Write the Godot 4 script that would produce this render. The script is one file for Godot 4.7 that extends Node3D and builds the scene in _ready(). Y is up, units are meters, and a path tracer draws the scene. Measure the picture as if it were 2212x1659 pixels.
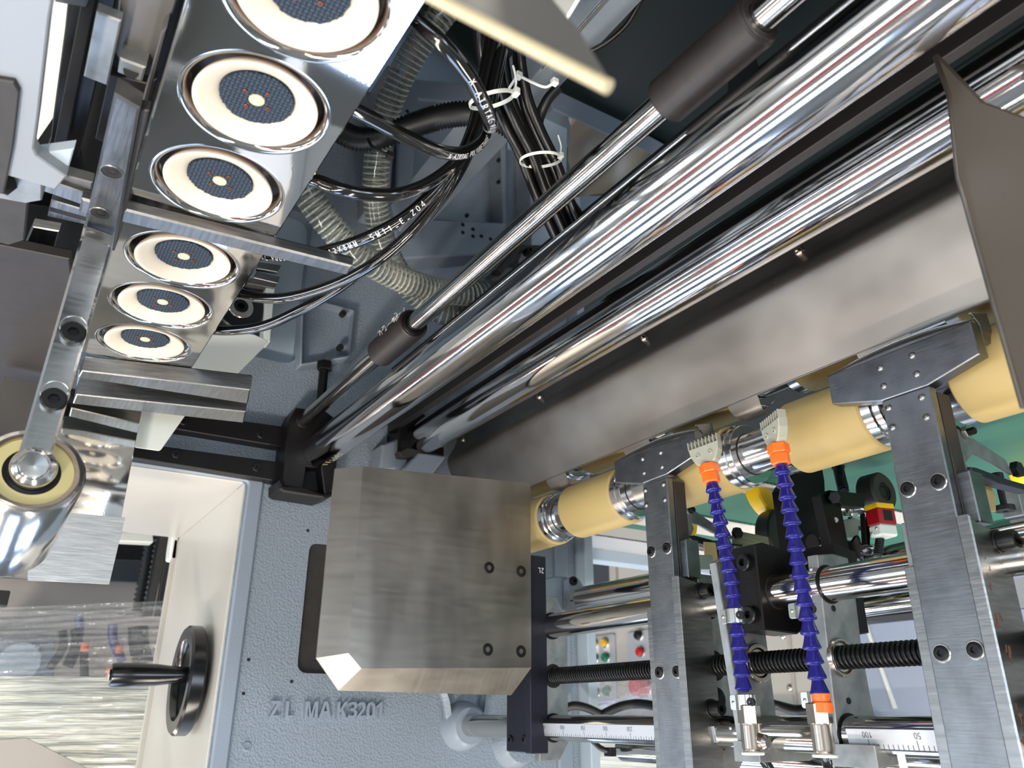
extends Node3D
# A machine seen from above with the camera held upside down: the machine is laid out in axes of its own
# (x along the rollers towards the camera, y towards the hall floor, z towards the operator) and every thing is turned into the y-up world.
const H := 1.45                       # height of the lens above the hall floor
var G := Basis(Vector3(1, 0, 0), Vector3(0, -1, 0), Vector3(0, 0, -1))
var M := {}
var used := {}

func P(x: float, y: float, z: float) -> Vector3:
	return Vector3(x, y, z)

# ---------------------------------------------------------------- mesh builder
class B:
	var v := PackedVector3Array()
	var n := PackedVector3Array()
	var uv := PackedVector2Array()
	var ix := PackedInt32Array()
	var xf := Transform3D()
	func put(p: Vector3, nn: Vector3, t: Vector2) -> int:
		v.append(xf * p)
		n.append((xf.basis * nn).normalized())
		uv.append(t)
		return v.size() - 1
	func face(a: int, b: int, c: int) -> void:
		var cr := (v[b] - v[a]).cross(v[c] - v[a])
		if cr.dot(n[a] + n[b] + n[c]) > 0.0:
			ix.append_array([a, c, b])
		else:
			ix.append_array([a, b, c])
	static func flat_uv(p: Vector3, nn: Vector3) -> Vector2:
		var a := nn.abs()
		if a.x >= a.y and a.x >= a.z:
			return Vector2(p.z, p.y)
		if a.y >= a.z:
			return Vector2(p.x, p.z)
		return Vector2(p.x, p.y)
	func tri(a: Vector3, b: Vector3, c: Vector3, out := Vector3.ZERO) -> void:
		var nn := (b - a).cross(c - a)
		if nn.length_squared() < 1e-20:
			return
		nn = nn.normalized()
		if out != Vector3.ZERO and nn.dot(out) < 0.0:
			nn = -nn
		face(put(a, nn, flat_uv(a, nn)), put(b, nn, flat_uv(b, nn)), put(c, nn, flat_uv(c, nn)))
	func quad(a: Vector3, b: Vector3, c: Vector3, d: Vector3, out: Vector3) -> void:
		var nn := (c - a).cross(d - b)
		if nn.length_squared() < 1e-20:
			return
		nn = nn.normalized()
		if nn.dot(out) < 0.0:
			nn = -nn
		var i := put(a, nn, flat_uv(a, nn))
		put(b, nn, flat_uv(b, nn))
		put(c, nn, flat_uv(c, nn))
		put(d, nn, flat_uv(d, nn))
		face(i, i + 1, i + 2)
		face(i, i + 2, i + 3)
	# a box with chamfered edges
	func box(lo: Vector3, hi: Vector3, bev := 0.0008) -> B:
		var l := Vector3(minf(lo.x, hi.x), minf(lo.y, hi.y), minf(lo.z, hi.z))
		var h := Vector3(maxf(lo.x, hi.x), maxf(lo.y, hi.y), maxf(lo.z, hi.z))
		var c := (l + h) / 2.0
		var e := (h - l) / 2.0
		bev = minf(bev, minf(e.x, minf(e.y, e.z)) * 0.45)
		var ax := [Vector3(1, 0, 0), Vector3(0, 1, 0), Vector3(0, 0, 1)]
		for k in 3:
			var u: Vector3 = ax[(k + 1) % 3]
			var w: Vector3 = ax[(k + 2) % 3]
			var eu := e[(k + 1) % 3]
			var ew := e[(k + 2) % 3]
			for s in [-1.0, 1.0]:
				var nn: Vector3 = ax[k] * s
				var o: Vector3 = c + nn * e[k]
				quad(o + u * (eu - bev) + w * (ew - bev), o - u * (eu - bev) + w * (ew - bev), o - u * (eu - bev) - w * (ew - bev), o + u * (eu - bev) - w * (ew - bev), nn)
				if bev > 0.0:
					for s2 in [-1.0, 1.0]:
						var a: Vector3 = c + nn * e[k] + u * s2 * (eu - bev)
						var b: Vector3 = c + nn * (e[k] - bev) + u * s2 * eu
						quad(a + w * (ew - bev), a - w * (ew - bev), b - w * (ew - bev), b + w * (ew - bev), nn + u * s2)
		if bev > 0.0:
			for sx in [-1.0, 1.0]:
				for sy in [-1.0, 1.0]:
					for sz in [-1.0, 1.0]:
						var s3 := Vector3(sx, sy, sz)
						var q := c + e * s3
						tri(q - Vector3(0, sy, sz) * bev, q - Vector3(sx, 0, sz) * bev, q - Vector3(sx, sy, 0) * bev, s3)
		return self
	static func lift(p: Vector2, axis: int, t: float) -> Vector3:
		if axis == 0:
			return Vector3(t, p.x, p.y)
		if axis == 1:
			return Vector3(p.x, t, p.y)
		return Vector3(p.x, p.y, t)
	static func inset(pts: PackedVector2Array, d: float) -> PackedVector2Array:
		var r := PackedVector2Array()
		var m := pts.size()
		var s := 1.0 if Geometry2D.is_polygon_clockwise(pts) else -1.0
		for i in m:
			var a := (pts[i] - pts[(i + m - 1) % m]).normalized()
			var b := (pts[(i + 1) % m] - pts[i]).normalized()
			var na := Vector2(-a.y, a.x) * s
			var nb := Vector2(-b.y, b.x) * s
			var bi := na + nb
			var k := maxf(bi.length_squared() / 2.0, 0.25)
			r.append(pts[i] + bi / k * d * -1.0)
		return r
	# a polygon pushed along an axis, with holes and chamfered rims
	func prism(pts: PackedVector2Array, axis: int, t0: float, t1: float, bev := 0.0006, holes := []) -> B:
		var lo := minf(t0, t1)
		var hi := maxf(t0, t1)
		var ax := Vector3.ZERO
		ax[axis] = 1.0
		bev = minf(bev, (hi - lo) * 0.4)
		var rings := [pts]
		rings.append_array(holes)
		var capped: PackedVector2Array
		for k in rings.size():
			var ring: PackedVector2Array = rings[k]
			var m := ring.size()
			var small := inset(ring, bev if k == 0 else -bev) if bev > 0.0 else ring
			var cw := Geometry2D.is_polygon_clockwise(ring)
			for i in m:
				var j := (i + 1) % m
				var d := ring[j] - ring[i]
				var o2 := Vector2(-d.y, d.x) * (1.0 if cw == (k == 0) else -1.0)
				var o := lift(o2, axis, 0.0)
				quad(lift(ring[i], axis, lo + bev), lift(ring[j], axis, lo + bev), lift(ring[j], axis, hi - bev), lift(ring[i], axis, hi - bev), o)
				if bev > 0.0:
					var on := o.normalized()
					quad(lift(ring[i], axis, hi - bev), lift(ring[j], axis, hi - bev), lift(small[j], axis, hi), lift(small[i], axis, hi), on + ax)
					quad(lift(ring[i], axis, lo + bev), lift(ring[j], axis, lo + bev), lift(small[j], axis, lo), lift(small[i], axis, lo), on - ax)
			if k == 0:
				capped = small.duplicate()
			else:
				capped = bridge(capped, small)
		var id := Geometry2D.triangulate_polygon(capped)
		for i in range(0, id.size(), 3):
			for s in [[hi, 1.0], [lo, -1.0]]:
				tri(lift(capped[id[i]], axis, s[0]), lift(capped[id[i + 1]], axis, s[0]), lift(capped[id[i + 2]], axis, s[0]), ax * s[1])
		return self
	static func bridge(outer: PackedVector2Array, hole: PackedVector2Array) -> PackedVector2Array:
		var h := hole.duplicate()
		if Geometry2D.is_polygon_clockwise(h) == Geometry2D.is_polygon_clockwise(outer):
			h.reverse()
		var best := 1e9
		var bi := 0
		var bj := 0
		for i in outer.size():
			for j in h.size():
				var d := outer[i].distance_squared_to(h[j])
				if d < best:
					var ok := true
					for q in outer.size():
						var q2 := (q + 1) % outer.size()
						if q != i and q2 != i and Geometry2D.segment_intersects_segment(outer[i], h[j], outer[q], outer[q2]) != null:
							ok = false
							break
					if ok:
						best = d
						bi = i
						bj = j
		var r := PackedVector2Array()
		for i in bi + 1:
			r.append(outer[i])
		for j in h.size() + 1:
			r.append(h[(bj + j) % h.size()])
		for i in range(bi, outer.size()):
			r.append(outer[i])
		return r
	# a profile of (radius, height) turned about an axis; creases stay sharp, gentle steps smooth
	func lathe(prof: Array, o: Vector3, dir: Vector3, seg := 32, sides := 0) -> B:
		var w := dir.normalized()
		var u := (Vector3.UP if absf(w.y) < 0.9 else Vector3.RIGHT).cross(w).normalized()
		var t := w.cross(u)
		var cum := 0.0
		for k in prof.size() - 1:
			var a: Vector2 = prof[k]
			var b: Vector2 = prof[k + 1]
			var d := b - a
			if d.length() < 1e-9:
				continue
			var fn := Vector2(d.y, -d.x).normalized()
			var na := fn
			var nb := fn
			if k > 0:
				var d0: Vector2 = a - prof[k - 1]
				var f0 := Vector2(d0.y, -d0.x).normalized()
				if f0.dot(fn) > 0.75: na = (f0 + fn).normalized()
			if k < prof.size() - 2:
				var d2: Vector2 = prof[k + 2] - b
				var f2 := Vector2(d2.y, -d2.x).normalized()
				if f2.dot(fn) > 0.75: nb = (f2 + fn).normalized()
			var first := v.size()
			for i in seg + 1:
				var an := TAU * i / seg
				var e := u * cos(an) + t * sin(an)
				put(o + w * a.y + e * a.x, e * na.x + w * na.y, Vector2(float(i) / seg, cum))
				put(o + w * b.y + e * b.x, e * nb.x + w * nb.y, Vector2(float(i) / seg, cum + d.length()))
			cum += d.length()
			for i in seg:
				var q := first + i * 2
				if a.x > 1e-7: face(q, q + 2, q + 1)
				if b.x > 1e-7: face(q + 1, q + 2, q + 3)
		return self
	func cyl(a: Vector3, b: Vector3, r: float, seg := 32, bev := 0.0008) -> B:
		var l := a.distance_to(b)
		bev = minf(bev, minf(r * 0.4, l * 0.3))
		return lathe([Vector2(0, 0), Vector2(r - bev, 0), Vector2(r, bev), Vector2(r, l - bev), Vector2(r - bev, l), Vector2(0, l)], a, b - a, seg)
	func ring(a: Vector3, b: Vector3, r: float, ri: float, seg := 32, bev := 0.0006) -> B:
		var l := a.distance_to(b)
		return lathe([Vector2(ri, 0), Vector2(r - bev, 0), Vector2(r, bev), Vector2(r, l - bev), Vector2(r - bev, l), Vector2(ri, l), Vector2(ri, 0)], a, b - a, seg)
	# a nut or hexagon bar
	func hex(a: Vector3, b: Vector3, r: float, bev := 0.0008, spin := 0.0) -> B:
		var w := (b - a).normalized()
		var u := (Vector3.UP if absf(w.y) < 0.9 else Vector3.RIGHT).cross(w).normalized().rotated(w, spin)
		var t := w.cross(u)
		var l := a.distance_to(b)
		var rows := [[0.0, r - bev], [bev, r], [l - bev, r], [l, r - bev]]
		for k in 3:
			for i in 6:
				var e0 := u * cos(TAU * i / 6) + t * sin(TAU * i / 6)
				var e1 := u * cos(TAU * (i + 1) / 6) + t * sin(TAU * (i + 1) / 6)
				quad(a + w * rows[k][0] + e0 * rows[k][1], a + w * rows[k][0] + e1 * rows[k][1], a + w * rows[k + 1][0] + e1 * rows[k + 1][1], a + w * rows[k + 1][0] + e0 * rows[k + 1][1], e0 + e1)
		for i in 6:
			var e0 := u * cos(TAU * i / 6) + t * sin(TAU * i / 6)
			var e1 := u * cos(TAU * (i + 1) / 6) + t * sin(TAU * (i + 1) / 6)
			tri(b, b + e0 * (r - bev), b + e1 * (r - bev), w)
			tri(a, a + e0 * (r - bev), a + e1 * (r - bev), -w)
		return self
	# a round bar swept along points
	func tube(path: PackedVector3Array, r: float, seg := 14, rad := PackedFloat32Array()) -> B:
		var m := path.size()
		var u := Vector3.ZERO
		var cum := 0.0
		var first := v.size()
		for i in m:
			var d := (path[mini(i + 1, m - 1)] - path[maxi(i - 1, 0)]).normalized()
			if u == Vector3.ZERO:
				u = (Vector3.UP if absf(d.y) < 0.9 else Vector3.RIGHT).cross(d).normalized()
			u = (u - d * u.dot(d)).normalized()
			var t := d.cross(u)
			if i > 0: cum += path[i].distance_to(path[i - 1])
			var rr := rad[i] if rad.size() > i else r
			for k in seg + 1:
				var e := u * cos(TAU * k / seg) + t * sin(TAU * k / seg)
				put(path[i] + e * rr, e, Vector2(float(k) / seg, cum))
		for i in m - 1:
			for k in seg:
				var q := first + i * (seg + 1) + k
				face(q, q + 1, q + seg + 1)
				face(q + 1, q + seg + 2, q + seg + 1)
		for s in [0, m - 1]:
			var d2 := (path[1] - path[0]).normalized() * -1.0 if s == 0 else (path[m - 1] - path[m - 2]).normalized()
			var c := put(path[s], d2, Vector2(0.5, 0))
			var f2 := v.size()
			for k in seg + 1:
				put((xf.affine_inverse() * v[first + s * (seg + 1) + k]), d2, Vector2(0.5, 0))
			for k in seg:
				face(c, f2 + k, f2 + k + 1)
		return self
	func helix(a: Vector3, b: Vector3, r: float, wire: float, turns: float, per := 16) -> B:
		var w := (b - a).normalized()
		var u := (Vector3.UP if absf(w.y) < 0.9 else Vector3.RIGHT).cross(w).normalized()
		var t := w.cross(u)
		var pts := PackedVector3Array()
		var m := int(turns * per)
		for i in m + 1:
			var an := TAU * i / per
			pts.append(a.lerp(b, float(i) / m) + (u * cos(an) + t * sin(an)) * r)
		return tube(pts, wire, 6)
	# a smooth sheet through a grid of points (rows of equal length)
	func grid(rows: Array) -> B:
		var m: int = rows.size()
		var c: int = rows[0].size()
		var first := v.size()
		for i in m:
			for j in c:
				var du: Vector3 = rows[i][mini(j + 1, c - 1)] - rows[i][maxi(j - 1, 0)]
				var dv: Vector3 = rows[mini(i + 1, m - 1)][j] - rows[maxi(i - 1, 0)][j]
				put(rows[i][j], du.cross(dv), Vector2(float(j) / (c - 1), float(i) / (m - 1)))
		for i in m - 1:
			for j in c - 1:
				var q := first + i * c + j
				face(q, q + 1, q + c)
				face(q + 1, q + c + 1, q + c)
		return self
	func mesh(base: Vector3, mat: Material) -> ArrayMesh:
		var arr := []
		arr.resize(Mesh.ARRAY_MAX)
		var w := PackedVector3Array()
		w.resize(v.size())
		for i in v.size():
			w[i] = v[i] - base
		arr[Mesh.ARRAY_VERTEX] = w
		arr[Mesh.ARRAY_NORMAL] = n
		arr[Mesh.ARRAY_TEX_UV] = uv
		arr[Mesh.ARRAY_INDEX] = ix
		var am := ArrayMesh.new()
		am.add_surface_from_arrays(Mesh.PRIMITIVE_TRIANGLES, arr)
		am.surface_set_material(0, mat)
		return am

# ---------------------------------------------------------------- things, parts, labels
func numbered(called: String) -> String:
	used[called] = used.get(called, 0) + 1
	return called if used[called] == 1 else "%s_%03d" % [called, used[called] - 1]

func place(o: Node3D, base: Vector3) -> void:
	o.transform = Transform3D(G, Vector3(base.x, H - base.y, -base.z))
	o.set_meta("base", base)

func tag(o: Node3D, label: String, category: String, group := "") -> void:
	o.set_meta("label", label)
	o.set_meta("category", category)
	if group: o.set_meta("group", group)

func thing(called: String, label: String, category: String, base: Vector3, group := "") -> Node3D:
	var o := Node3D.new()
	o.name = numbered(called)
	add_child(o)
	place(o, base)
	tag(o, label, category, group)
	return o

func part(called: String, b: B, mat: String, parent: Node3D, label := "") -> MeshInstance3D:
	var top: Node3D = parent
	while top.get_parent() != self:
		top = top.get_parent()
	var o := MeshInstance3D.new()
	o.name = called
	o.mesh = b.mesh(top.get_meta("base"), M[mat])
	parent.add_child(o, true)
	if label: o.set_meta("label", label)
	return o

func solo(called: String, b: B, mat: String, label: String, category: String, base: Vector3, group := "") -> MeshInstance3D:
	var o := MeshInstance3D.new()
	o.name = numbered(called)
	o.mesh = b.mesh(base, M[mat])
	add_child(o)
	place(o, base)
	tag(o, label, category, group)
	return o

func struct(called: String, b: B, mat: String, base := Vector3.ZERO) -> MeshInstance3D:
	var o := MeshInstance3D.new()
	o.name = numbered(called)
	o.mesh = b.mesh(base, M[mat])
	add_child(o)
	place(o, base)
	o.set_meta("kind", "structure")
	return o

func curve(pts: Array, step := 0.008) -> PackedVector3Array:
	var c := Curve3D.new()
	c.bake_interval = step
	for i in pts.size():
		var t: Vector3 = (pts[mini(i + 1, pts.size() - 1)] - pts[maxi(i - 1, 0)]) / 6.0
		c.add_point(pts[i], -t, t)
	return c.get_baked_points()

func pv(a: Array) -> PackedVector2Array:
	var r := PackedVector2Array()
	for p in a:
		r.append(Vector2(p[0], p[1]))
	return r

func rounded(a: Array, r: float, k := 5) -> PackedVector2Array:
	var pts := pv(a)
	var o := PackedVector2Array()
	var m := pts.size()
	for i in m:
		var p := pts[i]
		var d0 := (pts[(i + m - 1) % m] - p)
		var d1 := (pts[(i + 1) % m] - p)
		var rr := minf(r, minf(d0.length(), d1.length()) * 0.45)
		for j in k + 1:
			var t := float(j) / k
			var a0 := p + d0.normalized() * rr
			var b0 := p + d1.normalized() * rr
			o.append(a0.lerp(p, t).lerp(p.lerp(b0, t), t))
	return o

func circle(c: Vector2, r: float, k := 32) -> PackedVector2Array:
	var o := PackedVector2Array()
	for i in k:
		o.append(c + Vector2(cos(TAU * i / k), sin(TAU * i / k)) * r)
	return o

# a socket head screw: head with chamfer and a hexagon socket, its face towards dir
func screw_head(o: Vector3, dir: Vector3, r: float, h: float) -> B:
	var b := B.new()
	var w := dir.normalized()
	b.lathe([Vector2(0, 0), Vector2(r, 0), Vector2(r, h * 0.8), Vector2(r * 0.86, h), Vector2(r * 0.56, h)], o, w, 28)
	var u := (Vector3.UP if absf(w.y) < 0.9 else Vector3.RIGHT).cross(w).normalized()
	var t := w.cross(u)
	for i in 28:
		var q := []
		for k in 2:
			var an := TAU * (i + k) / 28.0
			var e := u * cos(an) + t * sin(an)
			var hr := r * 0.48 * cos(PI / 6) / cos(fposmod(an, PI / 3) - PI / 6)
			q.append(o + w * h + e * r * 0.56)
			q.append(o + w * h + e * hr)
			q.append(o + w * h * 0.35 + e * hr)
		b.quad(q[0], q[3], q[4], q[1], w)
		b.quad(q[1], q[4], q[5], q[2], o + w * h * 0.6 - q[1])
		b.tri(o + w * h * 0.35, q[2], q[5], w)
	return b

# a button head: a low dome with a socket
func button_head(o: Vector3, dir: Vector3, r: float, h: float) -> B:
	var b := B.new()
	var prof := [Vector2(0, 0), Vector2(r, 0)]
	for k in 6:
		var a := k / 5.0 * 1.2
		prof.append(Vector2(r * cos(a), h * sin(a) / sin(1.2)))
	prof.append(Vector2(r * 0.34, h * 0.45))
	prof.append(Vector2(0, h * 0.4))
	return b.lathe(prof, o, dir, 20)

func spiral_along(path: PackedVector3Array, r: float, pitch: float, wire: float, per := 14) -> B:
	var length := 0.0
	for i in path.size() - 1:
		length += path[i].distance_to(path[i + 1])
	var cv := Curve3D.new()
	for p in path: cv.add_point(p)
	var pts := PackedVector3Array()
	var m := int(length / pitch * per)
	var u := Vector3.UP
	for i in m + 1:
		var s := length * i / m
		var p := cv.sample_baked(s)
		var d := (cv.sample_baked(minf(s + 0.01, length)) - cv.sample_baked(maxf(s - 0.01, 0.0))).normalized()
		u = (u - d * u.dot(d)).normalized()
		var t := d.cross(u)
		var an := TAU * i / per
		pts.append(p + (u * cos(an) + t * sin(an)) * r)
	return B.new().tube(pts, wire, 6)

# ---------------------------------------------------------------- procedural textures and materials
func noise_tex(freq: float, seed_: int, octaves := 4, normal := false, bump := 4.0, size := 512, ramp: Array = []) -> NoiseTexture2D:
	var f := FastNoiseLite.new()
	f.noise_type = FastNoiseLite.TYPE_SIMPLEX_SMOOTH
	f.frequency = freq
	f.seed = seed_
	f.fractal_octaves = octaves
	var t := NoiseTexture2D.new()
	t.width = size
	t.height = size
	t.seamless = true
	t.noise = f
	if normal:
		t.as_normal_map = true
		t.bump_strength = bump
	if ramp:
		var g := Gradient.new()
		g.offsets = PackedFloat32Array([0.0, 0.5, 1.0])
		g.colors = PackedColorArray(ramp)
		t.color_ramp = g
	return t

# fine scratches drawn along u; wavy adds slow tonal drift
func streak_tex(seed_: int, along: float, across: float, lo: float, hi: float, normal := false, strength := 1.0) -> ImageTexture:
	var f := FastNoiseLite.new()
	f.seed = seed_
	f.frequency = 1.0
	f.fractal_octaves = 3
	var s := 256
	var im := Image.create(s, s, false, Image.FORMAT_RGB8)
	for y in s:
		for x in s:
			# wrapped along u so that the repeat does not show
			var a := TAU * x / s
			var h := f.get_noise_3d(cos(a) * along, sin(a) * along, y * across) * 0.5 + 0.5
			var h2 := f.get_noise_3d(cos(a) * along, sin(a) * along, (y - s) * across) * 0.5 + 0.5
			var k := lerpf(lo, hi, clampf(lerpf(h, h2, float(y) / s), 0, 1))
			im.set_pixel(x, y, Color(k, k, k))
	if normal:
		im.bump_map_to_normal_map(strength)
	return ImageTexture.create_from_image(im)

func weave_tex(normal: bool) -> ImageTexture:
	var s := 256
	var im := Image.create(s, s, false, Image.FORMAT_RGB8)
	for y in s:
		for x in s:
			var u := x / 16.0
			var w := y / 16.0
			var k := (int(u) + int(w)) % 2
			var fu := fposmod(u, 1.0) - 0.5
			var fw := fposmod(w, 1.0) - 0.5
			var h := cos(fu * PI) * (0.55 + 0.45 * cos(fw * PI)) if k == 0 else cos(fw * PI) * (0.55 + 0.45 * cos(fu * PI))
			h = clampf(h, 0, 1) * (1.0 if k == 0 else 0.75)
			im.set_pixel(x, y, Color(h, h, h) if normal else Color(0.06 + 0.17 * h, 0.09 + 0.22 * h, 0.13 + 0.26 * h))
	if normal:
		im.bump_map_to_normal_map(6.0)
	return ImageTexture.create_from_image(im)

func knurl_tex() -> ImageTexture:
	var im := Image.create(128, 128, false, Image.FORMAT_RGB8)
	for y in 128:
		for x in 128:
			var h := 0.5 + 0.5 * sin(TAU * (x + y) / 16.0)
			im.set_pixel(x, y, Color(h, h, h))
	return ImageTexture.create_from_image(im)

func mat(key: String, c: Color, metal := 0.0, rough := 0.5) -> StandardMaterial3D:
	var m := StandardMaterial3D.new()
	m.resource_name = key
	m.albedo_color = c
	m.metallic = metal
	m.roughness = rough
	M[key] = m
	return m

func tri_scale(m: StandardMaterial3D, s: Vector3) -> StandardMaterial3D:
	m.uv1_triplanar = true
	m.uv1_scale = s
	return m

func glowing(key: String, c: Color, e: float) -> void:
	var m := mat(key, Color(0.9, 0.9, 0.9), 0.0, 0.6)
	m.emission_enabled = true
	m.emission = c
	m.emission_energy_multiplier = e

func make_materials() -> void:
	var smudge := noise_tex(0.012, 3, 5, false, 0, 512, [Color(0.80, 0.80, 0.80), Color(0.93, 0.925, 0.915), Color(1, 1, 0.995)])
	var broad := noise_tex(0.008, 17, 3, false, 0, 512, [Color(0.74, 0.73, 0.72), Color(0.90, 0.895, 0.885), Color(1, 1, 0.995)])
	var smudge_r := noise_tex(0.010, 8, 4, false, 0, 512, [Color(0.45, 0.45, 0.45), Color(0.75, 0.75, 0.75), Color(1, 1, 1)])
	var peel := noise_tex(0.035, 5, 3, false)
	var fine := noise_tex(0.09, 6, 3, false)
	var wave := noise_tex(0.006, 11, 2, true, 3.0)
	var brush := streak_tex(4, 1.2, 0.9, 0.0, 1.0, true, 1.6)
	var brush_r := streak_tex(9, 0.9, 0.5, 0.55, 1.0)
	var brush_c := streak_tex(2, 0.7, 0.16, 0.72, 1.0)
	# painted castings and sheet
	var m := mat("cast_paint", Color(0.50, 0.54, 0.58), 0.0, 0.34)
	m.heightmap_enabled = true
	m.heightmap_texture = peel
	m.heightmap_scale = 0.10
	tri_scale(m, Vector3(10, 10, 10))
	m = mat("smooth_paint", Color(0.50, 0.54, 0.585), 0.0, 0.38)
	m.heightmap_enabled = true
	m.heightmap_texture = fine
	m.heightmap_scale = 0.02
	tri_scale(m, Vector3(6, 6, 6))
	mat("pale_paint", Color(0.66, 0.71, 0.75), 0.0, 0.4)
	mat("cream_paint", Color(0.71, 0.695, 0.66), 0.0, 0.32)
	mat("white_paint", Color(0.86, 0.87, 0.84), 0.0, 0.3)
	mat("grey_panel", Color(0.24, 0.26, 0.28), 0.0, 0.4)
	mat("blue_panel", Color(0.60, 0.64, 0.72), 0.0, 0.3)
	m = mat("dark_plate", Color(0.21, 0.20, 0.19), 0.1, 0.55)
	m.albedo_texture = smudge
	tri_scale(m, Vector3(5, 5, 5))
	# metals
	m = mat("chrome", Color(0.86, 0.86, 0.86), 1.0, 0.07)
	m.roughness_texture = smudge_r
	m.roughness = 0.12
	tri_scale(m, Vector3(3, 14, 14))
	m = mat("rod_steel", Color(0.80, 0.79, 0.77), 1.0, 0.16)
	m.roughness_texture = smudge_r
	tri_scale(m, Vector3(4, 9, 9))
	m = mat("aluminium", Color(0.90, 0.90, 0.90), 1.0, 0.2)
	m.roughness_texture = brush_r
	m.normal_enabled = true
	m.normal_texture = brush
	m.normal_scale = 0.04
	tri_scale(m, Vector3(2, 2, 2))
	m = mat("mirror_steel", Color(0.80, 0.79, 0.77), 1.0, 0.05)
	m.normal_enabled = true
	m.normal_texture = wave
	m.normal_scale = 0.3
	tri_scale(m, Vector3(2.2, 2.2, 2.2))
	m = mat("polished_plate", Color(0.78, 0.77, 0.75), 1.0, 0.10)
	m.roughness_texture = smudge_r
	m.normal_enabled = true
	m.normal_texture = wave
	m.normal_scale = 0.22
	tri_scale(m, Vector3(4, 4, 4))
	m = mat("ground_steel", Color(0.66, 0.66, 0.655), 1.0, 0.42)
	m.albedo_texture = brush_c
	m.roughness_texture = brush_r
	m.normal_enabled = true
	m.normal_texture = brush
	m.normal_scale = 0.06
	tri_scale(m, Vector3(5, 5, 5))
	m = mat("post_steel", Color(0.55, 0.56, 0.575), 1.0, 0.42)
	m.albedo_texture = smudge
	m.roughness_texture = brush_r
	m.normal_enabled = true
	m.normal_texture = brush
	m.normal_scale = 0.06
	tri_scale(m, Vector3(4, 4, 4))
	m = mat("cover_steel", Color(0.60, 0.58, 0.55), 1.0, 0.5)
	m.albedo_texture = broad
	m.roughness_texture = brush_r
	m.normal_enabled = true
	m.normal_texture = brush
	m.normal_scale = 0.04
	tri_scale(m, Vector3(2.2, 0.9, 2.6))
	m = mat("sheet_steel", Color(0.64, 0.615, 0.59), 1.0, 0.42)
	m.albedo_texture = broad
	tri_scale(m, Vector3(1.3, 2.2, 2.2))
	m = mat("plate_grey", Color(0.62, 0.63, 0.63), 0.75, 0.42)
	m.albedo_texture = smudge
	tri_scale(m, Vector3(5, 5, 5))
	mat("zinc", Color(0.80, 0.80, 0.78), 1.0, 0.25)
	mat("nickel", Color(0.74, 0.70, 0.66), 1.0, 0.22)
	mat("dull_grey", Color(0.42, 0.41, 0.40), 0.6, 0.5)
	m = mat("black_oxide", Color(0.13, 0.12, 0.12), 0.7, 0.42)
	m.heightmap_enabled = true
	m.heightmap_texture = fine
	m.heightmap_scale = 0.01
	tri_scale(m, Vector3(8, 8, 8))
	mat("navy_oxide", Color(0.15, 0.15, 0.19), 0.55, 0.4)
	m = mat("brown_coat", Color(0.17, 0.15, 0.145), 0.15, 0.5)
	m.albedo_texture = smudge
	tri_scale(m, Vector3(6, 6, 6))
	mat("black_steel", Color(0.05, 0.05, 0.05), 0.4, 0.35)
	mat("screw_black", Color(0.055, 0.055, 0.06), 0.3, 0.42)
	m = mat("rust", Color(0.36, 0.22, 0.15), 0.0, 0.9)
	# plastics, rubber, cloth
	m = mat("yellow_rubber", Color(0.66, 0.575, 0.37), 0.0, 0.55)
	m.heightmap_enabled = true
	m.heightmap_texture = fine
	m.heightmap_scale = 0.008
	tri_scale(m, Vector3(9, 9, 9))
	mat("bright_yellow", Color(0.95, 0.76, 0.06), 0.0, 0.35)
	m = mat("hose_blue", Color(0.11, 0.095, 0.44), 0.0, 0.28)
	m.clearcoat_enabled = true
	m.clearcoat = 0.4
	m.clearcoat_roughness = 0.15
	mat("orange_plastic", Color(0.98, 0.42, 0.12), 0.0, 0.36)
	mat("comb_plastic", Color(0.62, 0.62, 0.56), 0.0, 0.45)
	m = mat("cup_white", Color(0.82, 0.78, 0.71), 0.0, 0.42)
	m.subsurf_scatter_enabled = true
	m.subsurf_scatter_strength = 0.15
	m = mat("mesh_cloth", Color(1, 1, 1), 0.0, 0.85)
	m.albedo_texture = weave_tex(false)
	m.normal_enabled = true
	m.normal_texture = weave_tex(true)
	tri_scale(m, Vector3(20, 20, 20))
	mat("clear_glue", Color(0.86, 0.80, 0.62), 0.0, 0.15)
	mat("copper", Color(0.60, 0.33, 0.22), 0.9, 0.35)
	m = mat("tube_black", Color(0.06, 0.055, 0.055), 0.0, 0.1)
	m.clearcoat_enabled = true
	m.clearcoat = 1.0
	m.clearcoat_roughness = 0.04
	mat("rubber", Color(0.05, 0.05, 0.055), 0.0, 0.45)
	mat("black_plastic", Color(0.05, 0.05, 0.06), 0.0, 0.22)
	mat("soft_black", Color(0.025, 0.025, 0.025), 0.0, 0.7)
	m = mat("hose_clear", Color(0.36, 0.41, 0.39, 0.34), 0.0, 0.1)
	m.transparency = BaseMaterial3D.TRANSPARENCY_ALPHA
	mat("hose_coil", Color(0.74, 0.73, 0.68), 0.0, 0.45)
	m = mat("film", Color(0.95, 0.95, 0.95, 0.20), 0.0, 0.06)
	m.transparency = BaseMaterial3D.TRANSPARENCY_ALPHA
	m.normal_enabled = true
	m.normal_texture = streak_tex(21, 1.0, 0.35, 0.0, 1.0, true, 6.0)
	m.normal_scale = 2.5
	m.uv1_scale = Vector3(1.0, 2.0, 1)
	m = mat("wrapped_stack", Color(0.84, 0.84, 0.79), 0.0, 0.14)
	m.normal_enabled = true
	m.normal_texture = streak_tex(22, 1.0, 0.3, 0.0, 1.0, true, 5.0)
	m.normal_scale = 1.6
	m.uv1_scale = Vector3(0.6, 1.5, 1)
	m.clearcoat_enabled = true
	m.clearcoat = 1.0
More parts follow.
